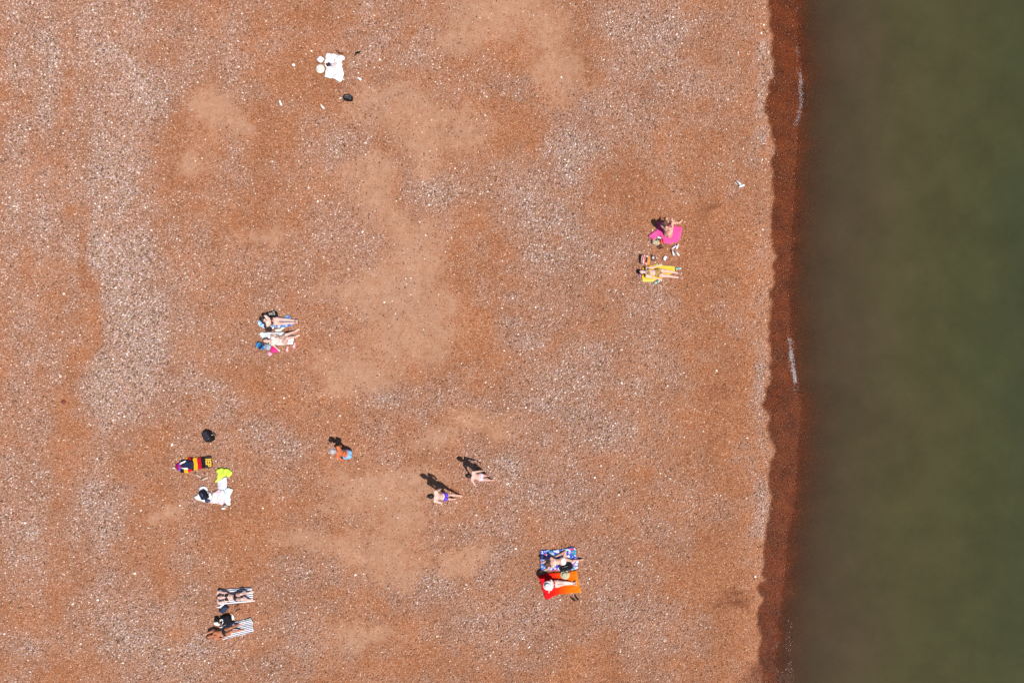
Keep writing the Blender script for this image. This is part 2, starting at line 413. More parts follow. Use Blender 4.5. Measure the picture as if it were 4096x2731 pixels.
ORANGE = [(1290, 110, 110, 90, 1), (1210, 300, 60, 80, .8), (185, 640, 25, 260, 1), (160, 930, 30, 90, 1), (215, 330, 25, 120, .6), (700, 170, 90, 60, .9), (590, 500, 90, 60, .5), (460, 300, 80, 120, .7), (620, 300, 90, 60, .6),
          (1600, 480, 90, 60, 1), (1640, 560, 90, 120, .8), (1480, 470, 60, 60, .6), (1060, 680, 36, 130, .7), (1130, 800, 50, 80, .8), (960, 860, 50, 24, .6), (1250, 970, 40, 30, .5), (1680, 1000, 60, 150, .7), (1640, 1330, 100, 110, .8),
          (300, 1120, 60, 160, .6), (560, 1250, 90, 120, .5), (950, 1250, 50, 90, .3), (1100, 500, 60, 70, .6), (540, 870, 80, 60, .5), (1700, 1480, 50, 70, .6), (420, 380, 60, 50, .6)]
DAMP = [(1647, 452, 42, 14, .55), (1700, 1372, 34, 12, .7), (1690, 1405, 44, 16, .7), (1722, 1540, 40, 30, .8), (1700, 1545, 30, 24, .5), (1655, 900, 34, 28, .3)]
def blobs(x, y, L, soft=.75):
    wx = x + 1.9 * (fbm(x * .55, y * .55, 41, 4) - .5) + .9 * (fbm(x * 2.1, y * 2.1, 47, 3) - .5)
    wy = y + 1.9 * (fbm(x * .55, y * .55, 43, 4) - .5) + .9 * (fbm(x * 2.1, y * 2.1, 53, 3) - .5)
    v = np.zeros_like(x)
    k = 4096 / 2352
    for b in L:
        cx, cy, rx, ry = gx(b[0] * k), gy(b[1] * k), b[2] * k / 100, b[3] * k / 100
        d = np.sqrt(((wx - cx) / rx) ** 2 + ((wy - cy) / ry) ** 2)
        v = np.maximum(v, (b[4] if len(b) > 4 else 1) * (1 - sstep(soft - .7, soft + .85, d)))
    return v
def fields(x, y):
    sand = blobs(x, y, SAND, .95)
    n = fbm(x * .42, y * .42, 61, 5)
    n2 = fbm(x * 1.7, y * 1.7, 67, 4)
    band = fbm(x * .75 + .8 * fbm(x * .2, y * .12, 3, 2), y * .07, 91, 3)
    pale = blobs(x, y, PALE, .8)
    org = blobs(x, y, ORANGE, .8)
    left = 1 - sstep(-20, -9, x)
    pale = np.clip(.54 * pale + .5 * (n - .47) + .8 * (n2 - .5) + (.35 + 1.1 * left) * (band - .48) + .28 * left + .20 - .55 * org - .15 * sand, 0, .95)
    wx = wet_x(y)
    wet = sstep(-.06, .10, x - wx + .36 * (fbm(x * 2.6, y * 2.6, 71, 4) - .5))
    wet = np.maximum(wet, blobs(x, y, DAMP, .7))
    edge = np.exp(-((x - wx + .3) / .35) ** 2) * (.25 + 1.0 * sstep(.42, .62, fbm(x * .8 + 4, y * .45, 77, 3)))
    pale = np.clip(pale + .36 * edge * (1 - wet), 0, 1)
    pale = pale * (1 - .35 * wet)
    return sand * (1 - wet), pale, org, wet

def grid_mesh(name, xs, ys, zf):
    X, Y = np.meshgrid(xs, ys)
    Z = zf(X, Y)
    nx, ny = len(xs), len(ys)
    co = np.stack([X.ravel(), Y.ravel(), Z.ravel()], 1)
    i = np.arange(nx * ny).reshape(ny, nx)
    q = np.stack([i[:-1, :-1].ravel(), i[:-1, 1:].ravel(), i[1:, 1:].ravel(), i[1:, :-1].ravel()], 1)
    m = bpy.data.meshes.new(name)
    m.vertices.add(len(co)); m.vertices.foreach_set('co', co.ravel())
    m.loops.add(q.size); m.loops.foreach_set('vertex_index', q.ravel())
    m.polygons.add(len(q)); m.polygons.foreach_set('loop_start', np.arange(0, q.size, 4)); m.polygons.foreach_set('loop_total', np.full(len(q), 4))
    m.update(calc_edges=True)
    m.polygons.foreach_set('use_smooth', [True] * len(q))
    return m, co
def set_attr(m, n, v):
    a = m.attributes.new(n, 'FLOAT', 'POINT'); a.data.foreach_set('value', np.asarray(v, np.float32))

far = np.array([60, 75, 100, 140, 200, 300, 500, 900.])
near_y = np.arange(-17, 17.01, .12)
ys = np.concatenate([-far[::-1], np.linspace(-48, -18, 18), near_y, np.linspace(18, 48, 18), far])
xs = np.concatenate([-far[::-1], np.linspace(-48, -25, 14), np.arange(-24, 9, .16), np.arange(9, 14, .06), np.arange(14, 26, .4), np.linspace(27, 50, 10), far])
beach_m, co = grid_mesh('beach', xs, ys, gz)
sand, pale, org, wet = fields(co[:, 0], co[:, 1])
for n, v in (('sand', sand), ('pale', pale), ('wet', wet)): set_attr(beach_m, n, v)
beach = tag(obj('beach', beach_m, ground_material()), 'orange shingle beach with smooth sand patches and a dark wet edge', 'beach', kind='structure')

# sea
sx = np.concatenate([np.arange(9.6, 14, .06), np.arange(14, 26, .3), np.linspace(27, 50, 12), far])
sea_m, sco = grid_mesh('sea', sx, ys, lambda X, Y: X * 0 + SEA_Z)
dep = np.maximum(0, SEA_Z - gz(sco[:, 0], sco[:, 1]))
set_attr(sea_m, 'depth', dep)
off_ = sco[:, 0] - sea_x(sco[:, 1])          # small breaking ripples on the lower part of the shore
set_attr(sea_m, 'chop', .95 * (1 - sstep(.3, 1.1, off_)) * (1 - sstep(-12.2, -8.6, sco[:, 1])) * sstep(.3, .62, fbm(sco[:, 0] * 1.6, sco[:, 1] * 1.1, 33, 3)) + .05 * (1 - sstep(.2, .8, off_)))
sea = tag(obj('sea', sea_m, water_material()), 'calm murky olive green sea along the right side', 'sea', kind='structure')

# pebbles: tens of thousands of instances, one mass nobody could count
def pebble_mesh(name, seed, sub=1):
    bm = bmesh.new()
    bmesh.ops.create_icosphere(bm, subdivisions=sub, radius=1)
    r = random.Random(seed)
    a, b, c = r.uniform(.9, 1.35), r.uniform(.7, 1.0), r.uniform(.48, .75)
    for v in bm.verts:
        k = 1 + r.uniform(-.13, .13)
        v.co = Vector((v.co.x * a * k, v.co.y * b * k, v.co.z * c * k))
    return bm_mesh(name, bm)
src = bpy.data.collections.new('pebble_kinds')
pm = pebble_material('beach_pebbles')
for i in range(7):
    o = bpy.data.objects.new('pebble_kind', pebble_mesh('pebble_kind', i))
    o.data.materials.append(pm); src.objects.link(o)
pxs = np.concatenate([np.arange(-23.5, 9, .2), np.arange(9, 13.2, .1)])
pys = np.arange(-16.4, 16.41, .16)
sh_m, pco = grid_mesh('shingle', pxs, pys, gz)
sand, pale, org, wet = fields(pco[:, 0], pco[:, 1])
speck = fbm(pco[:, 0] * 1.4, pco[:, 1] * 1.4, 83, 3)
dens = (340 + 260 * pale - 40 * org) * (1 - .78 * sstep(.15, 1.0, sand + 1.1 * (speck - .5)))
dens = dens * (1 - .25 * wet) * (SEA_Z - gz(pco[:, 0], pco[:, 1]) < .22)
set_attr(sh_m, 'dens', dens); set_attr(sh_m, 'pale', pale); set_attr(sh_m, 'wet', wet)
set_attr(sh_m, 'size', .0165 + .009 * pale - .002 * org)
shingle = tag(obj('shingle', sh_m, pm), 'countless loose pebbles strewn over the beach', 'pebbles', kind='stuff')
ng = bpy.data.node_groups.new('scatter_pebbles', 'GeometryNodeTree')
ng.interface.new_socket('Geometry', in_out='INPUT', socket_type='NodeSocketGeometry')
ng.interface.new_socket('Geometry', in_out='OUTPUT', socket_type='NodeSocketGeometry')
gi = ng.nodes.new('NodeGroupInput'); go = ng.nodes.new('NodeGroupOutput')
dp = ng.nodes.new('GeometryNodeDistributePointsOnFaces'); dp.distribute_method = 'RANDOM'
na = ng.nodes.new('GeometryNodeInputNamedAttribute'); na.data_type = 'FLOAT'; na.inputs['Name'].default_value = 'dens'
nb = ng.nodes.new('GeometryNodeInputNamedAttribute'); nb.data_type = 'FLOAT'; nb.inputs['Name'].default_value = 'size'
ci = ng.nodes.new('GeometryNodeCollectionInfo'); ci.inputs['Collection'].default_value = src; ci.inputs['Separate Children'].default_value = True
ip = ng.nodes.new('GeometryNodeInstanceOnPoints'); ip.inputs['Pick Instance'].default_value = True
rr = ng.nodes.new('FunctionNodeRandomValue'); rr.data_type = 'FLOAT_VECTOR'
rr.inputs[0].default_value = (-.35, -.35, 0); rr.inputs[1].default_value = (.35, .35, 6.283)
rsz = ng.nodes.new('FunctionNodeRandomValue'); rsz.data_type = 'FLOAT'
rsz.inputs[2].default_value = .0; rsz.inputs[3].default_value = 1.
pw = ng.nodes.new('ShaderNodeMath'); pw.operation = 'POWER'; pw.inputs[1].default_value = 2.6
mad = ng.nodes.new('ShaderNodeMath'); mad.operation = 'MULTIPLY_ADD'; mad.inputs[1].default_value = 1.25; mad.inputs[2].default_value = .72
mu = ng.nodes.new('ShaderNodeMath'); mu.operation = 'MULTIPLY'
G = ng.links.new
G(gi.outputs[0], dp.inputs['Mesh']); G(na.outputs['Attribute'], dp.inputs['Density']); dp.inputs['Seed'].default_value = 4
G(dp.outputs['Points'], ip.inputs['Points']); G(ci.outputs[0], ip.inputs['Instance'])
G(rr.outputs[0], ip.inputs['Rotation'])
G(rsz.outputs[1], pw.inputs[0]); G(pw.outputs[0], mad.inputs[0]); G(mad.outputs[0], mu.inputs[0]); G(nb.outputs['Attribute'], mu.inputs[1]); G(mu.outputs[0], ip.inputs['Scale'])
G(ip.outputs[0], go.inputs[0])
mod = shingle.modifiers.new('scatter', 'NODES'); mod.node_group = ng
# ------------------------------------------------------------------ tracing: zoomed views of the photo (origin x, origin y, zoom)
V1 = (1220, 190, 9.8); V1B = (1090, 340, 6.533); V2 = (2530, 860, 9.8); V3 = (2530, 1000, 9.8); V4 = (1010, 1220, 7.127); V5 = (690, 1800, 6.03)
V6 = (1290, 1710, 11.2); V7 = (1680, 1800, 7.128); V8 = (2140, 2170, 6.27); V9 = (810, 2320, 6.27); V10 = (2920, 700, 19.6); V11 = (790, 1700, 19.6)
def G2(v, zx, zy):
    return Vector((gx(v[0] + zx / v[2]), gy(v[1] + zy / v[2])))
def W(v, zx, zy, z):
    """world point z metres above the shingle that stands over that spot, allowing for the slanting line of sight"""
    g = G2(v, zx, zy)
    k = (H - z) / H
    x = NADIR[0] + (g.x - NADIR[0]) * k; y = NADIR[1] + (g.y - NADIR[1]) * k
    return Vector((x, y, z + float(gz(x, y))))

# ------------------------------------------------------------------ people: overlapping tapered shapes melted into one skin
def ball(c, r, axes=None, n=10):
    """ellipsoid; axes = 3 unit vectors, r = 3 radii"""
    if not hasattr(r, '__len__'): r = (r, r, r)
    if axes is None: axes = (Vector((1, 0, 0)), Vector((0, 1, 0)), Vector((0, 0, 1)))
    v = []; f = []
    rings = n; seg = n + 4
    for i in range(1, rings):
        t = math.pi * i / rings
        for j in range(seg):
            p = 2 * math.pi * j / seg
            d = (math.sin(t) * math.cos(p), math.sin(t) * math.sin(p), math.cos(t))
            v.append(c + axes[0] * r[0] * d[0] + axes[1] * r[1] * d[1] + axes[2] * r[2] * d[2])
    v.append(c + axes[2] * r[2]); v.append(c - axes[2] * r[2])
    for i in range(rings - 2):
        for j in range(seg):
            f.append((i * seg + j, (i + 1) * seg + j, (i + 1) * seg + (j + 1) % seg, i * seg + (j + 1) % seg))
    a = len(v) - 2; b = a + 1
    for j in range(seg):
        f.append((a, j, (j + 1) % seg)); f.append((b, (rings - 2) * seg + (j + 1) % seg, (rings - 2) * seg + j))
    return v, f
def limb(p, q, r0, r1, flat=None, n=10):
    """tapered capsule p->q; flat = (vector, factor) squashes it along a direction"""
    d = q - p; L = max(d.length, 1e-4); w = d / L
    a = w.orthogonal().normalized(); b = w.cross(a)
    v = []; f = []
    prof = []
    for i in range(1, 5):
        t = math.pi / 2 * i / 4
        prof.append((-r0 * math.cos(t), r0 * math.sin(t)))
    for i in range(0, 4):
        t = math.pi / 2 * i / 4
        prof.append((L + r1 * math.sin(t), r1 * math.cos(t)))
    for h, r in prof:
        for j in range(n):
            s = 2 * math.pi * j / n
            v.append(p + w * h + (a * math.cos(s) + b * math.sin(s)) * r)
    v.append(p - w * r0); v.append(q + w * r1)
    m = len(prof)
    for i in range(m - 1):
        for j in range(n):
            f.append((i * n + j, i * n + (j + 1) % n, (i + 1) * n + (j + 1) % n, (i + 1) * n + j))
    k = len(v) - 2
    for j in range(n):
        f.append((k, (j + 1) % n, j)); f.append((k + 1, (m - 1) * n + j, (m - 1) * n + (j + 1) % n))
    if flat is not None:
        u, s = flat; u = u.normalized()
        for i, x in enumerate(v):
            o = p + w * (x - p).dot(w)
            e = x - o
            v[i] = x - u * e.dot(u) * (1 - s)
    return v, f
def merge(parts):
    V = []; F = []
    for v, f in parts:
        k = len(V); V += v; F += [tuple(i + k for i in q) for q in f]
    return V, F
def melted(name, parts, voxel=.0065, smooth=3):
    v, f = merge(parts)
    me = mesh_from(name, v, f)
    o = bpy.data.objects.new(name, me); COL.objects.link(o)
    md = o.modifiers.new('r', 'REMESH'); md.mode = 'VOXEL'; md.voxel_size = voxel; md.use_smooth_shade = True
    ms = o.modifiers.new('s', 'SMOOTH'); ms.iterations = smooth; ms.factor = .5
    dg = bpy.context.evaluated_depsgraph_get()
    out = bpy.data.meshes.new_from_object(o.evaluated_get(dg))
    bpy.data.objects.remove(o); bpy.data.meshes.remove(me)
    out.name = name
    out.polygons.foreach_set('use_smooth', [True] * len(out.polygons))
    return out
def mcoords(m):
    a = np.empty(len(m.vertices) * 3); m.vertices.foreach_get('co', a); return a.reshape(-1, 3)
def mnormals(m):
    a = np.empty(len(m.vertices) * 3, np.float32); m.vertex_normals.foreach_get('vector', a); return a.reshape(-1, 3)
def shell(name, m, sel, off, keep=None, bumpy=0.):
    """the part of a skin picked by sel, lifted off it: a garment or hair"""
    co = mcoords(m); no = mnormals(m)
    n = len(m.polygons)
    ls = np.empty(n, int); lt = np.empty(n, int); m.polygons.foreach_get('loop_start', ls); m.polygons.foreach_get('loop_total', lt)
    vi = np.empty(len(m.loops), int); m.loops.foreach_get('vertex_index', vi)
    ok = np.minimum.reduceat(sel[vi].astype(int), ls) > 0
    used = np.zeros(len(co), bool)
    faces = []
    for i in np.nonzero(ok)[0]:
        q = vi[ls[i]:ls[i] + lt[i]]; used[q] = True; faces.append(q)
    idx = -np.ones(len(co), int); idx[used] = np.arange(used.sum())
    o = off if np.isscalar(off) else off[used][:, None]
    P = co[used] + no[used] * o
    if bumpy:
        P = P + no[used] * (bumpy * (fbm(P[:, 0] * 60 + P[:, 2] * 31, P[:, 1] * 60 + P[:, 2] * 17, 3, 2)[:, None] - .3))
    return [Vector(p) for p in P], [tuple(int(idx[k]) for k in q) for q in faces]

SKIN = {}
def skin_mat(name, c):
    return simple('skin_' + name, c, rough=.55, var=.10, scale=9, spec=.35)
SK = {'fair': (.64, .40, .34), 'pink': (.68, .44, .38), 'tan': (.42, .17, .095), 'sun': (.50, .145, .065), 'pale': (.70, .50, .46), 'warm': (.58, .33, .25)}
HAIRC = {'black': (.012, .008, .007), 'dark': (.03, .014, .01), 'brown': (.09, .045, .025), 'fair': (.20, .13, .075), 'grey': (.35, .32, .33), 'auburn': (.07, .02, .012)}
BONES = []
def person(label, v, J, front, skin='fair', hair='dark', female=True, clothes=(), long_hair=None, s=1.0, hairstyle='cap'):
    """J: joints as world points. pelvis, neck, head; lists (left, right) for elbow, wrist, knee, ankle, toe; hips and shoulders follow unless given"""
    pel, nk, hd = J['pelvis'], J['neck'], J['head']
    up = (nk - pel).normalized()
    fr = (front - up * front.dot(up)).normalized()
    lf = up.cross(fr).normalized()
    hip = J.get('hip') or [pel + lf * (.088 * s) * k - up * .035 * s for k in (1, -1)]
    sho = J.get('shoulder') or [nk + lf * ((.165 if female else .19) * s) * k - up * .035 * s for k in (1, -1)]
    fat = 1.0 if female else 1.08
    P = []
    T = nk - pel
    ax = (lf, fr, up)
    P.append(ball(pel + T * .72, (.145 * s * fat, .098 * s, .16 * s), ax))
    P.append(ball(pel + T * .40, (.118 * s * fat, .088 * s, .15 * s), ax))
    P.append(ball(pel + T * .05, (.158 * s, .108 * s, .125 * s), ax))
    P.append(limb(sho[0], sho[1], .052 * s * fat, .052 * s * fat))
    P.append(limb(nk - up * .06, nk + up * .02, .075 * s, .05 * s))
    for k in (0, 1):
        sg = 1 if k == 0 else -1
        P.append(limb(sho[k], pel + T * .74 + lf * sg * .07, .06 * s * fat, .08 * s))
        P.append(ball(pel - fr * .05 * s + lf * sg * .07 * s - up * .05 * s, .088 * s))
        if female:
            P.append(ball(pel + T * .70 + fr * .072 * s + lf * sg * .07 * s, .062 * s))
        else:
            P.append(ball(pel + T * .76 + fr * .05 * s + lf * sg * .07 * s, (.075 * s, .05 * s, .06 * s), ax))
    # head with a face
    hu = J.get('headup') or (hd - nk).normalized()
    hf = J.get('face') or fr
    hf = (hf - hu * hf.dot(hu)).normalized()
    hl = hu.cross(hf).normalized()
    hx = (hl, hf, hu)
    P.append(limb(nk, hd - hu * .05 * s, .052 * s, .048 * s))
    P.append(ball(hd + hu * .02 * s, (.076 * s, .096 * s, .098 * s), hx))
    P.append(ball(hd - hu * .055 * s + hf * .025 * s, (.056 * s, .062 * s, .062 * s), hx))
    P.append(limb(hd + hf * .088 * s + hu * .01 * s, hd + hf * .108 * s - hu * .022 * s, .010 * s, .014 * s))
    P.append(limb(hd + hf * .08 * s + hu * .028 * s + hl * .035 * s, hd + hf * .08 * s + hu * .028 * s - hl * .035 * s, .014 * s, .014 * s))
    for sg in (1, -1):
        P.append(ball(hd + hl * sg * .078 * s - hu * .005 * s - hf * .01 * s, (.010 * s, .02 * s, .03 * s), hx))
    bones = []
    # arms, hands with five fingers
    for k in (0, 1):
        sg = 1 if k == 0 else -1
        e, w = J['elbow'][k], J['wrist'][k]
        P.append(limb(sho[k], e, .05 * s * fat, .038 * s * fat)); P.append(limb(e, w, .040 * s * fat, .026 * s * fat))
        P.append(ball(sho[k].lerp(e, .4), .05 * s * fat))
        P.append(ball(e.lerp(w, .25), .041 * s * fat))
        d = (w - e).normalized()
        if 'hand' in J and J['hand'][k] is not None: d = (J['hand'][k] - w).normalized()
        ref = J['palm'][k] if 'palm' in J else Vector((0, 0, -1))      # which way the palm looks
        pn = (ref - d * ref.dot(d))
        pn = pn.normalized() if pn.length > .1 else d.orthogonal().normalized()
        sd = d.cross(pn).normalized() * (sg)
        c = w + d * .05 * s
        P.append(limb(w, w + d * .075 * s, .030 * s, .034 * s, (pn, .55)))
        for i, (o, ln) in enumerate(((.030, .068), (.011, .078), (-.010, .073), (-.029, .058))):
            a = w + d * .08 * s + sd * o * s
            b = a + (d + pn * .18 + sd * o * 2.2).normalized() * ln * .55 * s
            g = b + (d + pn * .75 + sd * o * 2.2).normalized() * ln * .5 * s
            P.append(limb(a - d * .02, b, .0105 * s, .0098 * s, n=8)); P.append(limb(b, g, .0098 * s, .0088 * s, n=8))
        a = w + d * .025 * s + sd * .026 * s
        b = a + (d * .6 + sd * .8 + pn * .25).normalized() * .04 * s
        g = b + (d * .95 + sd * .25 + pn * .3).normalized() * .03 * s
        P.append(limb(a, b, .014 * s, .0115 * s, n=8)); P.append(limb(b, g, .0115 * s, .0095 * s, n=8))
        bones += [('arm', sho[k], e, .045), ('arm', e, w, .035), ('arm', w, w + d * .16, .04)]
    # legs
    for k in (0, 1):
        kn, an, to = J['knee'][k], J['ankle'][k], J['toe'][k]
        P.append(limb(hip[k], kn, .088 * s, .055 * s)); P.append(limb(kn, an, .054 * s, .036 * s))
        P.append(ball(hip[k].lerp(kn, .3), .086 * s))
        ft = (to - an).normalized()
        sh = (an - kn).normalized()
        back = (-ft + sh * ft.dot(sh)); back = back.normalized() if back.length > .2 else -fr
        P.append(ball(kn.lerp(an, .30) + back * .018 * s, (.052 * s, .052 * s, .10 * s), (sh.orthogonal().normalized(), sh.cross(sh.orthogonal().normalized()), sh)))
        heel = an + sh * .045 * s + back * .035 * s
        P.append(ball(heel, .034 * s))
        P.append(limb(heel, to, .034 * s, .027 * s)); P.append(limb(an, an.lerp(to, .55), .036 * s, .03 * s))
        sdv = ft.cross(sh).normalized()
        for i, o in enumerate((.030, .014, 0, -.014, -.027)):
            og = o * (1 if k == 0 else -1)
            P.append(limb(to + sdv * og * s - ft * .03, to + sdv * og * s + ft * (.026 - .004 * abs(i - .5)) * s, .012 * s, .0105 * s, n=8))
        bones += [('thigh%d' % k, hip[k], kn, .08), ('shank', kn, an, .05), ('shank', an, to, .04)]
        BONES.append((label[:18], 'thigh', round((hip[k] - kn).length, 2), 'shank', round((kn - an).length, 2), 'foot', round((an - to).length, 2), 'uarm', round((sho[k] - J['elbow'][k]).length, 2), 'farm', round((J['elbow'][k] - J['wrist'][k]).length, 2), 'spine', round(T.length, 2)))
    bones += [('torso', pel - up * .03, nk - up * .06, .13), ('head', hd - hu * .05, hd + hu * .04, .085)]
    base = Vector((pel.x, pel.y, float(gz(pel.x, pel.y))))
    root = empty('person', base)
    tag(root, label, 'person')
    body = melted('body', [([p - base for p in vv], ff) for vv, ff in P])
    co = mcoords(body) + np.array(base)
    # which bone each skin point belongs to
    best = np.full(len(co), 1e9); who = np.zeros(len(co), int); tt = np.zeros(len(co))
    for i, (nm, a, b, r) in enumerate(bones):
        a = np.array(a); d = np.array(b) - a
        t = np.clip(((co - a) @ d) / (d @ d), 0, 1)
        dist = np.linalg.norm(co - a - t[:, None] * d, axis=1) / r
        k = dist < best
        best[k] = dist[k]; who[k] = i; tt[k] = t[k]
    kinds = np.array([b[0] for b in bones])[who]
    rel = co - np.array(pel)
    u, vv, w = rel @ np.array(up), rel @ np.array(lf), rel @ np.array(fr)
    thigh = np.char.startswith(kinds.astype(str), 'thigh')
    torso = kinds == 'torso'
    Tl = T.length
    obj('body', body, skin_mat(skin, SK[skin]), root)
    for kind, mat in clothes:
        if kind == 'bikini_bottom':
            sel = ((torso & (u < .045)) | (thigh & (tt < .16))) & (u > -.16 + .75 * np.clip(np.abs(vv) - .03, 0, 1)) & (u < .05)
            nm = 'bikini_bottom'
        elif kind == 'briefs':
            sel = ((torso & (u < .075)) | (thigh & (tt < .14)))
            nm = 'swim_briefs'
        elif kind == 'shorts':
            sel = ((torso & (u < .09)) | (thigh & (tt < .45)))
            nm = 'swim_shorts'
        elif kind == 'bikini_top':
            c = Tl * .69
            rr_ = np.hypot(np.abs(vv) - .07, u - c)
            sel = (torso & (((w > .03) & (rr_ < .062)) | (np.abs(u - c + .02) < .014)))
            nm = 'bikini_top'
        elif kind == 'swimsuit':
            sel = ((torso & (u < Tl * .80)) | (thigh & (tt < .10))) & (u > -.16 + .7 * np.clip(np.abs(vv) - .03, 0, 1))
            sel |= torso & (np.abs(np.abs(vv) - .085) < .02) & (u > .05)
            nm = 'swimsuit'
        vs_, fs_ = shell(nm, body, sel, .006 if kind != 'shorts' else .014, bumpy=.006 if kind == 'shorts' else .0)
        if len(fs_):
            o = obj(nm, mesh_from(nm, vs_, fs_), mat, root)
            sm = o.modifiers.new('cloth', 'SOLIDIFY'); sm.thickness = .003
    # hair
    hm = simple('hair_' + hair, HAIRC[hair], rough=.5, var=.5, scale=40, spec=.4, bump=.4, bscale=120)
    hr = co - np.array(hd)
    a, b, c = hr @ np.array(hu), hr @ np.array(hf), hr @ np.array(hl)
    sel = (kinds == 'head') & (((b < .01) & (a > -.075)) | ((a > .055) & (b < .075)) | ((np.abs(c) > .06) & (b < .035) & (a > -.01)) )
    sel = sel | ((kinds == 'head') & (b < .02) & (a > -.05))
    hv, hf_ = shell('hair', body, sel, .016, bumpy=.02)
    parts = [(hv, hf_)]
    rd = random.Random(len(label))
    for seg in (long_hair or []):
        pts, r = seg
        for i in range(len(pts) - 1):
            for q in range(4):
                j1 = Vector((rd.uniform(-1, 1), rd.uniform(-1, 1), rd.uniform(-.4, .4))) * r * .55
                parts.append(limb(pts[i] - base + j1, pts[i + 1] - base + j1 * .9, r * (1 - .12 * i) * .6, r * (.9 - .16 * i) * .55, n=8))
    if hairstyle == 'bun':
        parts.append(ball(hd - base - hf * .09 + hu * .06, .045))
    v2, f2 = merge(parts)
    obj('hair', mesh_from('hair', v2, f2), hm, root)
    # eyes and mouth
    em = simple('eye_dark', (.02, .012, .01), rough=.2, var=.1)
    lm = simple('lips', (.33, .09, .08), rough=.4, var=.1)
    for sg in (1, -1):
        v1, f1 = ball(hd - base + hf * .086 * s + hl * sg * .031 * s + hu * .008 * s, (.012 * s, .006 * s, .007 * s), hx, 6)
        obj('eye', mesh_from('eye', v1, f1), em, root)
    v1, f1 = ball(hd - base + hf * .086 * s - hu * .062 * s, (.022 * s, .008 * s, .007 * s), hx, 6)
    obj('mouth', mesh_from('mouth', v1, f1), lm, root)
    return root, dict(hd=hd, hu=hu, hf=hf, hl=hl, base=base, sho=sho, hip=hip)

Z = Vector((0, 0, 1)); XP = Vector((1, 0, 0)); YP = Vector((0, 1, 0))
def swim(n, c): return simple('swimwear_' + n, c, rough=.6, var=.15, scale=20)

# --- woman on the yellow towel, flat on her back
person('woman in olive gold bikini lying on her back on the yellow towel', V3, dict(
    pelvis=W(V3, 1000, 880, .15), neck=W(V3, 520, 865, .15), head=W(V3, 375, 860, .165), headup=Vector((-1, 0, .1)), face=Vector((.1, 0, 1)),
    elbow=[W(V3, 790, 680, .08), W(V3, 745, 1060, .08)], wrist=[W(V3, 1010, 600, .075), W(V3, 1000, 1125, .075)],
    knee=[W(V3, 1420, 835, .135), W(V3, 1410, 1015, .135)], ankle=[W(V3, 1800, 905, .085), W(V3, 1820, 1075, .085)], toe=[W(V3, 1905, 905, .20), W(V3, 1925, 1105, .19)]),
    Z, 'pink', 'black', True, [('bikini_bottom', swim('olive', (.36, .21, .05))), ('bikini_top', swim('olive', (.36, .21, .05)))],
    long_hair=[([W(V3, 330, 830, .13), W(V3, 240, 820, .08), W(V3, 200, 860, .06)], .05), ([W(V3, 330, 890, .13), W(V3, 250, 900, .07)], .05)])

# --- seated woman on the pink towel, knees drawn up, back to the camera's foot
PF = Vector((.43, .9, 0)).normalized()
def S(zx, zy, z):      # ground spot, straight up
    g = G2(V2, zx, zy); return Vector((g.x, g.y, z + float(gz(g.x, g.y))))
person('woman sitting on the pink towel with her knees drawn up', V2, dict(
    pelvis=S(1425, 790, .15), neck=S(1440, 740, .60), head=S(1470, 690, .76), headup=Vector((.1, .35, 1)), face=Vector((.5, .9, -.35)),
    elbow=[S(1290, 620, .40), S(1660, 700, .40)], wrist=[S(1400, 470, .46), S(1660, 500, .47)],
    knee=[S(1395, 470, .49), S(1680, 530, .48)], ankle=[S(1560, 340, .09), S(1850, 350, .09)], toe=[S(1640, 230, .045), S(1950, 225, .045)]),
    PF, 'warm', 'brown', True, [('bikini_bottom', swim('rose', (.55, .22, .2))), ('bikini_top', swim('rose', (.55, .22, .2)))],
    long_hair=[([S(1450, 735, .72), S(1430, 770, .60), S(1425, 790, .5)], .045)])

# --- woman sitting up on the blue towel, legs stretched to the sea
_, w1 = person('dark haired woman in brown bikini sitting upright on the blue towel', V4, dict(
    pelvis=W(V4, 655, 470, .16), neck=W(V4, 405, 455, .60), head=W(V4, 325, 425, .75), headup=Vector((.12, .05, 1)), face=Vector((1, -.25, -.3)),
    elbow=[W(V4, 445, 385, .34), W(V4, 470, 540, .33)], wrist=[W(V4, 575, 415, .26), W(V4, 560, 500, .30)],
    knee=[W(V4, 950, 420, .16), W(V4, 930, 530, .15)], ankle=[W(V4, 1240, 448, .10), W(V4, 1235, 510, .10)], toe=[W(V4, 1290, 450, .22), W(V4, 1285, 500, .22)]),
    XP, 'pink', 'black', True, [('bikini_bottom', swim('brown', (.06, .018, .015))), ('bikini_top', swim('brown', (.06, .018, .015)))],
    long_hair=[([W(V4, 300, 430, .78), W(V4, 330, 500, .62), W(V4, 390, 550, .45)], .06), ([W(V4, 290, 420, .76), W(V4, 330, 440, .55), W(V4, 380, 450, .4)], .06)])

# --- woman on the white towel beside her, on her back with bent knees
person('woman in pale swimsuit lying with bent knees on the white towel', V4, dict(
    pelvis=W(V4, 890, 1000, .16), neck=W(V4, 550, 1015, .17), head=W(V4, 425, 1030, .19), headup=Vector((-1, -.05, .2)), face=Vector((.2, -.4, 1)),
    elbow=[W(V4, 700, 865, .10), W(V4, 620, 1150, .09)], wrist=[W(V4, 830, 960, .27), W(V4, 700, 1230, .07)],
    knee=[W(V4, 985, 850, .42), W(V4, 1010, 950, .42)], ankle=[W(V4, 1240, 760, .09), W(V4, 1250, 905, .09)], toe=[W(V4, 1330, 700, .05), W(V4, 1340, 865, .05)]),
    Z, 'pink', 'auburn', True, [('swimsuit', swim('ivory', (.74, .60, .54)))],
    long_hair=[([W(V4, 370, 990, .15), W(V4, 380, 960, .08)], .05), ([W(V4, 350, 1050, .16), W(V4, 345, 1080, .09)], .05)])

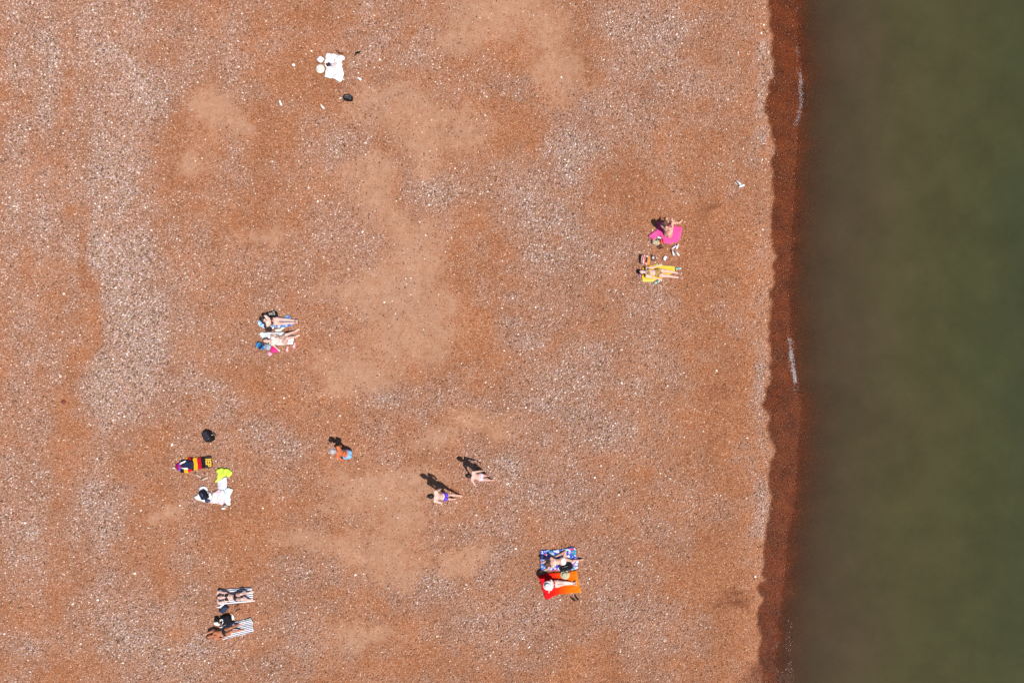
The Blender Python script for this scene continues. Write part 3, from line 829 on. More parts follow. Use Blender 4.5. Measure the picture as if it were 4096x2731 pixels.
# --- kneeling man, sunburnt back, grey cap, pale blue shorts
def S6(zx, zy, z):
    g = G2(V6, zx, zy); return Vector((g.x, g.y, z + float(gz(g.x, g.y))))
man, mk = person('sunburnt man in grey cap and light blue shorts crouching on the shingle', V6, dict(
    pelvis=S6(1400, 1230, .35), neck=S6(1440, 1195, .89), head=S6(1450, 1185, 1.07), headup=Vector((-.2, 0, 1)), face=Vector((-1, 0, -.4)),
    elbow=[S6(1450, 1510, .64), S6(1390, 910, .66)], wrist=[S6(1270, 1590, .45), S6(1220, 950, .48)],
    knee=[S6(1010, 1360, .47), S6(1010, 1090, .47)], ankle=[S6(1290, 1340, .09), S6(1290, 1130, .09)], toe=[S6(1130, 1350, .04), S6(1130, 1120, .04)]),
    Vector((-1, 0, 0)), 'sun', 'grey', False, [('shorts', swim('sky', (.20, .42, .68)))])
# --- two walkers going up the beach
def walker(label, v, fx, fy, height, skin, hair, female, clothes, phase=1, heading=math.pi, style='cap', arm=(.10, .10)):
    g = G2(v, fx, fy)
    k = height / 1.75
    c, s_ = math.cos(heading), math.sin(heading)
    def Lp(f, l, z):       # forward, left, up
        return Vector((g.x + (c * f - s_ * l) * k, g.y + (s_ * f + c * l) * k, z * k + float(gz(g.x, g.y))))
    p = phase
    J = dict(pelvis=Lp(0, 0, .94), neck=Lp(.03, 0, 1.46), head=Lp(.06, 0, 1.63), headup=Vector((c * .12, s_ * .12, 1)), face=Vector((c, s_, -.25)),
             elbow=[Lp(-.06 * p - .02, .19 + arm[0] + .02, 1.17), Lp(.06 * p - .02, -.19 - arm[1] - .02, 1.17)],
             wrist=[Lp(-.02 * p + .08, .19 + arm[0] + .09, .95), Lp(.14 * p + .03, -.19 - arm[1] - .06, .95)],
             palm=[Vector((s_, -c, 0)), Vector((-s_, c, 0))],
             knee=[Lp(.10 * p + .02, .09, .51), Lp(-.02 * p, -.09, .50)], ankle=[Lp(.10 * p, .08, .09), Lp(-.15 * p, -.08, .11)],
             toe=[Lp(.10 * p + .15, .10, .045), Lp(-.15 * p + .15, -.10, .045)])
    return person(label, v, J, Vector((c, s_, 0)), skin, hair, female, clothes, s=k, hairstyle=style)
walker('person in blue violet swim briefs walking away from the sea', V7, 1085, 1345, 1.68, 'pink', 'black', False, [('briefs', swim('violet', (.10, .05, .52)))], 1, R(176), arm=(.04, .05))
walker('person in pale lilac swimwear walking just ahead towards the land', V7, 2030, 800, 1.58, 'fair', 'black', True, [('bikini_bottom', swim('lilac', (.66, .52, .72))), ('bikini_top', swim('lilac', (.66, .52, .72)))], -1, R(172), arm=(.12, .03))

# --- person on the flower towel, face down on the elbows
person('person in white string bikini lying face down on the blue flowered towel', V8, dict(
    pelvis=W(V8, 690, 460, .17), neck=W(V8, 400, 495, .36), head=W(V8, 325, 530, .50), headup=Vector((-.75, -.2, .75)), face=Vector((-.8, -.3, -.6)),
    elbow=[W(V8, 400, 380, .09), W(V8, 340, 640, .09)], wrist=[W(V8, 260, 460, .08), W(V8, 205, 700, .08)],
    knee=[W(V8, 760, 225, .12), W(V8, 920, 450, .11)], ankle=[W(V8, 555, 330, .10), W(V8, 1120, 430, .10)], toe=[W(V8, 480, 330, .06), W(V8, 1200, 420, .06)]),
    Vector((.05, 0, -1)), 'warm', 'brown', True, [('bikini_bottom', swim('white', (.78, .74, .72))), ('bikini_top', swim('white', (.78, .74, .72)))],
    long_hair=[([W(V8, 340, 520, .5), W(V8, 370, 570, .36), W(V8, 400, 590, .28)], .05)])
# --- woman on the red towel in a sun hat
red, rk = person('woman in white sun hat and red bikini sitting on the red orange towel', V8, dict(
    pelvis=W(V8, 505, 1030, .16), neck=W(V8, 390, 1060, .58), head=W(V8, 345, 1070, .73), headup=Vector((.1, 0, 1)), face=Vector((1, 0, -.35)),
    elbow=[W(V8, 390, 985, .34), W(V8, 360, 1170, .33)], wrist=[W(V8, 440, 980, .10), W(V8, 352, 1240, .08)],
    knee=[W(V8, 740, 985, .20), W(V8, 740, 1030, .19)], ankle=[W(V8, 960, 1000, .09), W(V8, 960, 1030, .09)], toe=[W(V8, 1030, 985, .19), W(V8, 1030, 1050, .18)]),
    XP, 'pale', 'dark', True, [('bikini_bottom', swim('red', (.50, .012, .03))), ('bikini_top', swim('red', (.50, .012, .03)))])
# --- the two on striped towels
person('fair woman in black bikini lying on the upper striped towel, hands behind head', V9, dict(
    pelvis=W(V9, 840, 420, .16), neck=W(V9, 545, 425, .17), head=W(V9, 455, 428, .24), headup=Vector((-1, 0, .35)), face=Vector((.3, 0, 1)),
    elbow=[W(V9, 385, 285, .20), W(V9, 385, 560, .20)], wrist=[W(V9, 355, 375, .17), W(V9, 360, 470, .17)], hand=[W(V9, 375, 410, .15), W(V9, 375, 440, .15)],
    knee=[W(V9, 950, 345, .40), W(V9, 965, 470, .36)], ankle=[W(V9, 1150, 300, .09), W(V9, 1185, 500, .09)], toe=[W(V9, 1240, 290, .05), W(V9, 1270, 515, .05)]),
    Z, 'pink', 'auburn', True, [('bikini_bottom', swim('black', (.012, .01, .014))), ('bikini_top', swim('black', (.012, .01, .014)))])
person('tanned woman in dark bikini bottom lying on the lower striped towel', V9, dict(
    pelvis=W(V9, 560, 1300, .16), neck=W(V9, 270, 1370, .17), head=W(V9, 190, 1405, .22), headup=Vector((-1, -.3, .3)), face=Vector((.1, -.3, 1)),
    elbow=[W(V9, 130, 1320, .22), W(V9, 350, 1475, .08)], wrist=[W(V9, 100, 1420, .18), W(V9, 490, 1440, .11)], hand=[W(V9, 120, 1450, .16), W(V9, 560, 1390, .13)],
    knee=[W(V9, 690, 1195, .37), W(V9, 700, 1290, .34)], ankle=[W(V9, 900, 1105, .09), W(V9, 965, 1245, .09)], toe=[W(V9, 985, 1085, .05), W(V9, 1050, 1235, .05)]),
    Z, 'tan', 'dark', True, [('bikini_bottom', swim('black', (.012, .01, .014))), ('bikini_top', swim('coral', (.36, .12, .06)))])

# ------------------------------------------------------------------ cloth: traced outline, real folds, real thickness
def seg_dist(P, Q):
    """distance of points P (n,2) to the closed polyline Q (m,2)"""
    d = np.full(len(P), 1e9)
    for i in range(len(Q)):
        a = Q[i]; b = Q[(i + 1) % len(Q)]
        ab = b - a; t = np.clip(((P - a) @ ab) / max(ab @ ab, 1e-9), 0, 1)
        d = np.minimum(d, np.linalg.norm(P - a - t[:, None] * ab, axis=1))
    return d
def cloth(name, v, pts, mat, label=None, cat='towel', ang=0., amp=.012, dome=0., base=.045, res=.045, seed=1, stretch=3., fold_ang=0., thick=.007, parent=None, jag=.008, group=None):
    P = [G2(v, *p) for p in pts]
    c = sum((Vector((p.x, p.y)) for p in P), Vector((0, 0))) / len(P)
    ca, sa = math.cos(-ang), math.sin(-ang)
    Q = []
    rd = random.Random(seed)
    n = len(P)
    for i in range(n):                                  # rounded, slightly ragged outline
        p0, p1, p2, p3 = P[i - 1], P[i], P[(i + 1) % n], P[(i + 2) % n]
        m = max(1, int((p2 - p1).length / .07))
        for j in range(m):
            t = j / m
            lin = p1.lerp(p2, t)
            q = .5 * ((2 * p1) + (p2 - p0) * t + (2 * p0 - 5 * p1 + 4 * p2 - p3) * t * t + (3 * p1 - p0 - 3 * p2 + p3) * t ** 3)
            q = lin.lerp(q, .45) + Vector((rd.uniform(-jag, jag), rd.uniform(-jag, jag)))
            d = q - c
            Q.append(Vector((d.x * ca - d.y * sa, d.x * sa + d.y * ca)))
    bm = bmesh.new()
    vs_ = [bm.verts.new((q.x, q.y, 0)) for q in Q]
    f = bm.faces.new(vs_)
    bmesh.ops.triangulate(bm, faces=[f])
    xs_ = [q.x for q in Q]; ys_ = [q.y for q in Q]
    for ax, lo, hi in ((0, min(xs_), max(xs_)), (1, min(ys_), max(ys_))):
        k = lo + res
        while k < hi:
            no = (1, 0, 0) if ax == 0 else (0, 1, 0)
            bmesh.ops.bisect_plane(bm, geom=bm.verts[:] + bm.edges[:] + bm.faces[:], dist=1e-5, plane_co=(k, 0, 0) if ax == 0 else (0, k, 0), plane_no=no)
            k += res
    bmesh.ops.remove_doubles(bm, verts=bm.verts, dist=.002)
    bm.verts.ensure_lookup_table()
    X = np.array([w.co[:] for w in bm.verts])
    fa, fb = math.cos(fold_ang), math.sin(fold_ang)
    U = X[:, 0] * fa + X[:, 1] * fb; Vv = -X[:, 0] * fb + X[:, 1] * fa
    nz = fbm(U * 4 / stretch * 1.5 + seed * 3.1, Vv * 4 * 1.5 + seed * 1.7, seed, 3)
    ridge = 1 - np.abs(2 * nz - 1)
    n2 = fbm(U * 9 + seed, Vv * 14 + seed, seed + 5, 2)
    ed = seg_dist(X[:, :2], np.array([[q.x, q.y] for q in Q]))
    z = base + amp * (1.6 * ridge ** 3 + .9 * n2 - .5)
    if dome: z = z + dome * np.sqrt(np.clip(ed / .10, 0, 1)) * (.55 + .8 * fbm(U * 7 + 2, Vv * 7 + seed, seed + 9, 2))
    z = z - np.clip((.03 - ed) / .03, 0, 1) * min(.018, base * .5)
    for w, zz in zip(bm.verts, z): w.co.z = zz
    bmesh.ops.recalc_face_normals(bm, faces=bm.faces)
    if sum(fc.normal.z for fc in bm.faces) < 0:
        bmesh.ops.reverse_faces(bm, faces=bm.faces)
    me = bpy.data.meshes.new(name); bm.to_mesh(me); bm.free()
    me.polygons.foreach_set('use_smooth', [True] * len(me.polygons))
    o = obj(name, me, mat, parent, (c.x, c.y, float(gz(c.x, c.y))), ang)
    sm = o.modifiers.new('thickness', 'SOLIDIFY'); sm.thickness = thick; sm.offset = -1
    if label: tag(o, label, cat, group)
    return o
def oval(cx, cy, rx, ry, n=14, rot=0., j=.12, seed=0):
    rd = random.Random(seed * 7 + int(cx))
    out = []
    for i in range(n):
        t = 2 * math.pi * i / n; k = 1 + rd.uniform(-j, j)
        x, y = rx * math.cos(t) * k, ry * math.sin(t) * k
        out.append((cx + x * math.cos(rot) - y * math.sin(rot), cy + x * math.sin(rot) + y * math.cos(rot)))
    return out
def tubes(name, paths, r, mat, parent, n=6):
    parts = []
    for pts in paths:
        pts = [Vector(p) for p in pts]
        V = []; F = []
        for i, p in enumerate(pts):
            d = (pts[min(i + 1, len(pts) - 1)] - pts[max(i - 1, 0)]).normalized()
            a = d.cross(Z) if abs(d.z) < .95 else d.cross(XP)
            a.normalize(); b = a.cross(d)
            for j in range(n):
                s = 2 * math.pi * j / n
                V.append(p + (a * math.cos(s) + b * math.sin(s)) * r)
        for i in range(len(pts) - 1):
            for j in range(n):
                F.append((i * n + j, i * n + (j + 1) % n, (i + 1) * n + (j + 1) % n, (i + 1) * n + j))
        F.append(tuple(range(n - 1, -1, -1))); F.append(tuple((len(pts) - 1) * n + j for j in range(n)))
        parts.append((V, F))
    v, f = merge(parts)
    return obj(name, mesh_from(name, v, f), mat, parent)
def arc(a, b, h, n=9, side=Vector((0, 0, 0))):
    a = Vector(a); b = Vector(b)
    return [a.lerp(b, i / (n - 1)) + Vector((0, 0, h)) * math.sin(math.pi * i / (n - 1)) + side * math.sin(math.pi * i / (n - 1)) for i in range(n)]
def soft_box(name, L, Wd, Hh, mat, parent, seed=0, puff=.5, loc=(0, 0, 0), lump=.03):
    """stuffed box: rounded, bulging and uneven"""
    bm = bmesh.new()
    bmesh.ops.create_cube(bm, size=2)
    bmesh.ops.subdivide_edges(bm, edges=bm.edges, cuts=5, use_grid_fill=True)
    rd = random.Random(seed)
    ox = rd.uniform(0, 50)
    for w in bm.verts:
        p = w.co.copy(); q = p.normalized() * 1.28
        p = p.lerp(q, puff)
        k = 1 + lump * 6 * (float(fbm(p.x * 1.6 + ox, p.y * 1.6 + p.z * 1.3, seed, 2)) - .5)
        w.co = Vector((p.x * L / 2 * k + loc[0], p.y * Wd / 2 * k + loc[1], max(0.0, (p.z + 1) * Hh / 2 * k) + loc[2]))
    return obj(name, bm_mesh(name, bm), mat, parent)
def lathe(name, prof, mat, parent, n=24, wave=0., loc=(0, 0, 0), tilt=None):
    V = []; F = []
    for i, (r, z) in enumerate(prof):
        for j in range(n):
            t = 2 * math.pi * j / n
            V.append(Vector((r * math.cos(t), r * math.sin(t), z + wave * r * r * math.sin(3 * t + 1))))
    m = len(prof)
    for i in range(m - 1):
        for j in range(n):
            F.append((i * n + j, i * n + (j + 1) % n, (i + 1) * n + (j + 1) % n, (i + 1) * n + j))
    if prof[-1][0] > 1e-3: F.append(tuple((m - 1) * n + j for j in range(n)))
    if prof[0][0] > 1e-3: F.append(tuple(range(n - 1, -1, -1)))
    if tilt is not None: V = [tilt @ p for p in V]
    V = [p + Vector(loc) for p in V]
    return obj(name, mesh_from(name, V, F), mat, parent)
def place(v, zx, zy, name, rz=0., z=.02):
    g = G2(v, zx, zy)
    return empty(name, (g.x, g.y, z + float(gz(g.x, g.y))), rz)
def outline_solid(name, pts, z0, z1, mat, parent, bevel=.003):
    bm = bmesh.new()
    vs_ = [bm.verts.new((x, y, z0)) for x, y in pts]
    f = bm.faces.new(vs_)
    r = bmesh.ops.extrude_face_region(bm, geom=[f])
    for g in r['geom']:
        if isinstance(g, bmesh.types.BMVert): g.co.z = z1
    bmesh.ops.bevel(bm, geom=[e for e in bm.edges if all(abs(w.co.z - z1) < 1e-6 for w in e.verts)], offset=bevel, segments=1, affect='EDGES')
    return obj(name, bm_mesh(name, bm, False), mat, parent)
FOOT = [(-.13, -.012), (-.12, -.030), (-.09, -.036), (-.04, -.030), (.01, -.033), (.06, -.045), (.10, -.044), (.128, -.028), (.135, 0), (.128, .024), (.10, .036), (.06, .036), (.01, .030), (-.04, .028), (-.09, .034), (-.12, .028), (-.13, .012)]
def flip_flop(parent, x, y, rz, sole, strap, k=1.0, z=0, flipv=1, pad=None):
    """a sole with a V strap, as children of the pair; rotated outline baked in"""
    c, s_ = math.cos(rz), math.sin(rz)
    def T(p): return (x + (p[0] * c - p[1] * flipv * s_) * k, y + (p[0] * s_ + p[1] * flipv * c) * k)
    pts = [T(p) for p in FOOT]
    if flipv < 0: pts = pts[::-1]
    so_ = outline_solid('sole', pts, z, z + .022 * k, sole, parent)
    if pad is not None:
        pp = [T((p[0] * .86, p[1] * .82)) for p in FOOT]
        if flipv < 0: pp = pp[::-1]
        outline_solid('footbed', pp, z + .0225 * k, z + .026 * k, pad, so_, .001)
    t0 = T((.075, .002)); a = T((-.02, .034)); b = T((-.02, -.036))
    st = tubes('strap', [arc((*a, z + .02), (*t0, z + .024), .03 * k), arc((*b, z + .02), (*t0, z + .024), .03 * k)], .008 * k, strap, so_)
    return so_
def pair(v, spots, label, sole, strap, k=1.0, name='flip_flops', cat='flip-flops', pad=None, z=.02):
    """spots = [(zx, zy, heading in degrees, counter-clockwise from right)] for the two"""
    g0 = G2(v, (spots[0][0] + spots[1][0]) / 2, (spots[0][1] + spots[1][1]) / 2)
    root = empty(name, (g0.x, g0.y, z + float(gz(g0.x, g0.y)))); tag(root, label, cat)
    for i, (a, b, r) in enumerate(spots):
        g = G2(v, a, b)
        flip_flop(root, g.x - g0.x, g.y - g0.y, R(r), sole, strap, k, 0, 1 if i == 0 else -1, pad)
    return root
def single(v, zx, zy, deg, label, sole, strap, k=1.0, flipv=1, z=.02, pad=None):
    root = place(v, zx, zy, 'flip_flop', 0, z); tag(root, label, 'flip-flop')
    flip_flop(root, 0, 0, R(deg), sole, strap, k, 0, flipv, pad)
    return root
def trainer(parent, x, y, rz, upper, sole, lining, k=1.0, flipv=1, z=0):
    c, s_ = math.cos(rz), math.sin(rz)
    def T(p, h): return Vector((x + (p[0] * c - p[1] * flipv * s_) * k, y + (p[0] * s_ + p[1] * flipv * c) * k, z + h * k))
    pts = [T((p[0] * 1.08, p[1] * 1.12), 0)[:2] for p in FOOT]
    if flipv < 0: pts = pts[::-1]
    sh = outline_solid('sole', pts, z, z + .028 * k, sole, parent, .006)
    # upper: rings along the foot
    rows = [(-.128, .022, .075), (-.115, .032, .088), (-.08, .036, .092), (-.04, .034, .094), (.0, .034, .088), (.04, .039, .072), (.08, .041, .056), (.115, .034, .044), (.132, .018, .034)]
    V = []; F = []; n = 9
    for (px, hw, hh) in rows:
        for j in range(n):
            t = math.pi * j / (n - 1)
            V.append(T((px, math.cos(t) * hw), .024 + (hh - .024) * math.sin(t) ** .7))
    for i in range(len(rows) - 1):
        for j in range(n - 1):
            F.append((i * n + j, i * n + j + 1, (i + 1) * n + j + 1, (i + 1) * n + j))
    F.append(tuple(range(n))); F.append(tuple(reversed(range((len(rows) - 1) * n, len(rows) * n))))
    up_ = obj('upper', mesh_from('upper', V, F), upper, parent)
    v1, f1 = ball(T((-.065, 0), .088), (.042 * k, .024 * k, .011 * k), (Vector((c, s_, 0)), Vector((-s_, c, 0)), Z), 8)
    obj('opening', mesh_from('opening', v1, f1), lining, up_)
    tubes('laces', [[T((px, -.02), h), T((px + .005, 0), h + .012), T((px, .02), h)] for px, h in ((.0, .086), (.022, .078), (.044, .068))], .004 * k, sole, up_, 5)
    v1, f1 = limb(T((-.02, -.014), .098), T((-.005, .014), .102), .006 * k, .006 * k); 
    obj('tongue', mesh_from('tongue', v1, f1), upper, up_)
def trainers(v, spots, label, upper, sole, lining, k=1.0, z=.02, name='trainers', cat='shoes'):
    g0 = G2(v, sum(s[0] for s in spots) / len(spots), sum(s[1] for s in spots) / len(spots))
    root = empty(name, (g0.x, g0.y, z + float(gz(g0.x, g0.y)))); tag(root, label, cat)
    for i, (a, b, r) in enumerate(spots):
        g = G2(v, a, b)
        trainer(root, g.x - g0.x, g.y - g0.y, R(r), upper, sole, lining, k, 1 if i == 0 else -1)
    return root
def bag(v, zx, zy, label, L, Wd, Hh, rz, mat, mat2=None, cat='bag', name='bag', seed=0, handles=2, flap=True, pocket=True, z=.02, drop=.0):
    """soft bag lying down: body, zip panel, front pocket, handles"""
    root = place(v, zx, zy, name, R(rz), z); tag(root, label, cat)
    mat2 = mat2 or mat
    body = soft_box('body', L, Wd, Hh, mat, root, seed, .42)
    if pocket:
        p = soft_box('pocket', L * .55, Wd * .5, .035, mat2, root, seed + 3, .35, (-L * .05, -Wd * .08, Hh * .93))
        tubes('zip', [[(-L * .28, -Wd * .08 + Wd * .2, Hh * .93 + .032), (L * .18, -Wd * .08 + Wd * .2, Hh * .93 + .034)]], .005, MATS['metal_grey'], p, 5)
    if flap:
        soft_box('flap', L * .3, Wd * .9, .03, mat2, root, seed + 5, .3, (L * .36, 0, Hh * .86))
    for i in range(handles):
        sgn = 1 if i == 0 else -1
        tubes('strap', [arc((-L * .3, sgn * Wd * .46, Hh * .5), (L * .3, sgn * Wd * .46, Hh * .5), .03, 11, Vector((0, sgn * (.09 + .03 * i), -Hh * .35)))], .011, mat2, root)
    return root
def sun_hat(v, zx, zy, label, rb, rc, hc, mat, band, z=.02, tilt=None, loc=None, rz=0):
    if loc is None:
        root = place(v, zx, zy, 'sun_hat', rz, z)
    else:
        root = empty('sun_hat', loc, rz)
    tag(root, label, 'hat')
    prof = [(rb, .012), (rb * .98, .018), (rb * .8, .024), (rc * 1.12, .030), (rc * 1.02, .036), (rc, .06), (rc * .93, hc * .9), (rc * .75, hc), (rc * .3, hc + .006), (.0005, hc + .004)]
    under = [(rb * .98, .010), (rb * .6, .016), (rc, .022)]
    cr = lathe('crown', prof, mat, root, 28, .12, tilt=tilt)
    sm = cr.modifiers.new('straw', 'SOLIDIFY'); sm.thickness = .004
    lathe('band', [(rc * 1.035, .036), (rc * 1.03, .062), (rc * 1.0, .064)], band, root, 28, 0, tilt=tilt)
    return root

# shared materials
simple('metal_grey', (.45, .45, .47), rough=.35, var=.1)
white_cloth = simple('white_cotton', (.80, .80, .82), rough=.9, var=.05, bump=.25, spec=.1)
cream_cloth = simple('cream_cotton', (.76, .70, .62), rough=.9, var=.08, bump=.25, spec=.1)
black_cloth = simple('black_fabric', (.012, .011, .014), rough=.8, var=.4, bump=.3, spec=.15)
navy_cloth = simple('navy_fabric', (.018, .022, .055), rough=.8, var=.3, bump=.3, spec=.15)
black_rub = simple('black_rubber', (.018, .015, .014), rough=.6, var=.3)
brown_rub = simple('brown_leather', (.075, .03, .02), rough=.6, var=.3)
tan_rub = simple('tan_leather', (.30, .15, .07), rough=.6, var=.2)
white_rub = simple('white_rubber', (.80, .80, .80), rough=.5, var=.05)
grey_knit = simple('grey_knit', (.50, .49, .52), rough=.9, var=.12, bump=.3)
dark_lining = simple('dark_lining', (.05, .045, .05), rough=.9, var=.3)
teal_rub = simple('turquoise_rubber', (.22, .62, .62), rough=.5, var=.1)
teal_dark = simple('teal_strap', (.03, .30, .30), rough=.5, var=.1)

# ---- white towel group at the top
cloth('beach_towel', V1, [(870, 255), (1140, 275), (1340, 330), (1500, 370), (1600, 425), (1595, 520), (1500, 560), (1480, 640), (1520, 720), (1490, 800), (1520, 900), (1560, 1050), (1520, 1210), (1430, 1395), (1300, 1340), (1150, 1265), (880, 1215), (775, 1180), (830, 1060), (865, 950), (860, 830), (815, 760), (800, 600), (790, 540), (850, 470)],
      white_cloth, 'rumpled white towel spread alone near the top of the beach', 'towel', amp=.03, seed=3, fold_ang=.8)
cloth('shirt', V1, oval(655, 515, 130, 125, seed=1), white_cloth, 'small white bundle touching the left edge of the white towel', 'shirt', amp=.02, dome=.07, seed=4)
sun_hat(V1, 625, 870, 'cream sun hat lying left of the white towel', .175, .095, .10, cream_cloth, simple('hat_band', (.70, .62, .55), var=.1))
cloth('plum_garment', V1, [(880, 680), (950, 690), (1000, 640), (1080, 700), (1085, 780), (1010, 800), (930, 815), (885, 770)], simple('plum_fabric', (.045, .015, .03), rough=.8, var=.5, bump=.3), 'crumpled dark plum top on the white towel', 'top', amp=.02, dome=.05, base=.075, seed=6)
cloth('blouse', V1, [(1100, 670), (1200, 650), (1190, 520), (1250, 510), (1310, 640), (1350, 720), (1340, 840), (1250, 890), (1060, 840), (1090, 760)], simple('sheer_rose', (.62, .52, .52), rough=.9, var=.1, bump=.3), 'pale rosy blouse lying on the white towel', 'blouse', amp=.02, dome=.02, base=.075, seed=7)
pair(V1, [(1300, 200, -40), (1420, 250, -25)], 'brown sandals above the white towel', brown_rub, tan_rub, .72, 'sandals', 'sandals')
pair(V1, [(2030, 260, 50), (2110, 225, 25)], 'black flip-flops right of the white towel', black_rub, black_rub, .72)
cloth('paper_bag', V1, oval(2160, 1255, 105, 55, rot=.6, seed=3, j=.2), white_cloth, 'crumpled white paper lying below right of the white towel', 'paper', amp=.015, dome=.05, seed=8, res=.03)
single_white = trainers(V1B, [(248, 500, -70)], 'lone white trainer kicked off left of the other one', white_rub, grey_knit, simple('violet_lining', (.16, .10, .22), var=.2), .8, name='trainer', cat='shoe')
trainers(V1B, [(1335, 595, -50)], 'lone white trainer lying left of the black bag', white_rub, grey_knit, MATS['violet_lining'], .85, name='trainer', cat='shoe')
bag(V1B, 2025, 385, 'small black bag below the white towel on open shingle', .32, .20, .12, -5, black_cloth, simple('charcoal', (.05, .05, .055), var=.3), 'bag', 'shoulder_bag', 2, 1)

# ---- pink towel group
pinkm = simple('pink_terry', (.80, .09, .32), rough=.9, var=.10, scale=7, bump=.4, spec=.1)
cloth('beach_towel', V2, [(640, 850), (740, 770), (840, 690), (960, 590), (1000, 420), (1010, 300), (1090, 290), (1250, 330), (1500, 400), (1760, 455), (1940, 500), (1930, 640), (1900, 800), (1860, 960), (1810, 1040), (1740, 1100), (1600, 1110), (1470, 1160), (1300, 1130), (1220, 1110), (1180, 1010), (1145, 920), (1080, 840), (990, 850), (920, 930), (850, 1000), (790, 1000), (750, 930), (690, 900)],
      pinkm, 'bright pink rumpled towel under the seated woman', 'towel', amp=.028, seed=11, fold_ang=.6, stretch=4)
cloth('white_vest', V2, [(970, 880), (1040, 850), (1110, 880), (1150, 945), (1050, 940), (980, 930)], white_cloth, 'small white top tucked into the pink towel', 'top', amp=.015, dome=.03, base=.06, seed=12, res=.03)
cloth('violet_garment', V2, [(880, 960), (960, 930), (1080, 940), (1100, 1000), (1040, 1040), (950, 1030)], simple('dark_violet', (.04, .03, .07), var=.4), 'dark violet garment at the lower edge of the pink towel', 'garment', amp=.015, dome=.04, seed=13, res=.03)
cloth('orange_scarf', V2, [(1100, 980), (1150, 970), (1190, 1050), (1200, 1120), (1150, 1130), (1095, 1050)], simple('orange_red', (.80, .08, .015), var=.15), 'orange red scarf at the lower edge of the pink towel', 'scarf', amp=.015, dome=.03, seed=14, res=.03)
bag(V2, 930, 1110, 'beige cloth bag just below the pink towel', .27, .16, .10, -5, simple('beige_canvas', (.50, .40, .33), var=.2, bump=.3), simple('straw_green', (.50, .45, .25), var=.2), 'bag', 'cloth_bag', 5, 1)
pair(V2, [(1060, 1215, 30), (1110, 1300, 15)], 'dark brown sandals below the pink towel', brown_rub, brown_rub, .85, 'sandals', 'sandals')
lilac_rub = simple('lilac_canvas', (.70, .58, .72), rough=.7, var=.08)
trainers(V2, [(1640, 1270, 215), (1760, 1240, 250)], 'pale lilac canvas shoes at the lower right of the pink towel', lilac_rub, white_rub, dark_lining, .75, name='canvas_shoes')
trainers(V3, [(1590, 110, -70), (1755, 140, -50)], 'white trainers standing below the lilac shoes', white_rub, grey_knit, dark_lining, .9)
cloth('paper', V3, [(1180, 360), (1230, 240), (1300, 220), (1370, 290), (1330, 360), (1290, 440), (1220, 400)], simple('lilac_white', (.74, .68, .80), rough=.8, var=.06), 'crumpled lilac white cloth between the pink and yellow towels', 'cloth', amp=.02, dome=.05, seed=15, res=.03)

# ---- yellow towel group
cloth('beach_towel', V3, [(370, 690), (560, 675), (720, 610), (960, 545), (1150, 590), (1400, 615), (1645, 650), (1650, 840), (1500, 950), (1180, 1100), (1000, 1130), (850, 1200), (830, 1245), (600, 1255), (415, 1245), (370, 1100), (355, 980), (400, 850)],
      stripes('yellow_terry', [(0, (.66, .62, .16)), (.10, (.78, .60, .10)), (.22, (.85, .52, .03)), (.5, (.85, .50, .025)), (.78, (.85, .54, .04)), (.90, (.80, .62, .13)), (1, (.62, .62, .2))], .78, 1, interp='LINEAR'), 'yellow towel under the sunbathing woman in olive gold bikini', 'towel', ang=-.10, amp=.018, seed=16)
cloth('purple_scarf', V3, [(220, 910), (300, 840), (350, 900), (345, 1000), (300, 1070), (260, 1000)], simple('purple_cotton', (.33, .14, .42), var=.3), 'purple scarf beside the head of the woman on yellow', 'scarf', amp=.012, dome=.03, seed=17, res=.03)
wb_ = place(V3, 545, 440, 'striped_bag', R(80)); tag(wb_, 'red, orange and white striped beach bag above the yellow towel', 'bag')
soft_box('body', .34, .32, .20, stripes('bag_stripes', [(0, (.75, .25, .03)), (.22, (.72, .62, .55)), (.42, (.65, .05, .04)), (.55, (.74, .66, .58)), (.72, (.62, .04, .05)), (.86, (.72, .64, .56))], .34, 1, wob=.05), wb_, 21, .4)
soft_box('lining', .22, .07, .02, dark_lining, wb_, 22, .5, (-.03, -.07, .192))
tubes('handle', [arc((-.10, -.11, .19), (.10, -.11, .19), .02, 9, Vector((0, -.09, 0))), arc((-.10, .02, .20), (.10, .02, .20), .05, 9, Vector((0, -.03, 0)))], .010, simple('rope', (.60, .5, .4), var=.2), wb_)
bag(V3, 835, 340, 'small brown and white pouch beside the striped beach bag', .19, .15, .12, 70, simple('taupe', (.12, .075, .07), var=.4), simple('pale_strap', (.5, .45, .44), var=.2), 'pouch', 'pouch', 23, 1, flap=False)
single(V3, 1800, 735, 10, 'turquoise flip-flop beyond the foot end of the yellow towel', teal_rub, teal_dark, .86, pad=simple('aqua_footbed', (.40, .72, .70), var=.1))
single(V3, 970, 1260, 30, 'turquoise flip-flop below the yellow towel near her hand', teal_rub, teal_dark, .86, -1, pad=MATS['aqua_footbed'])

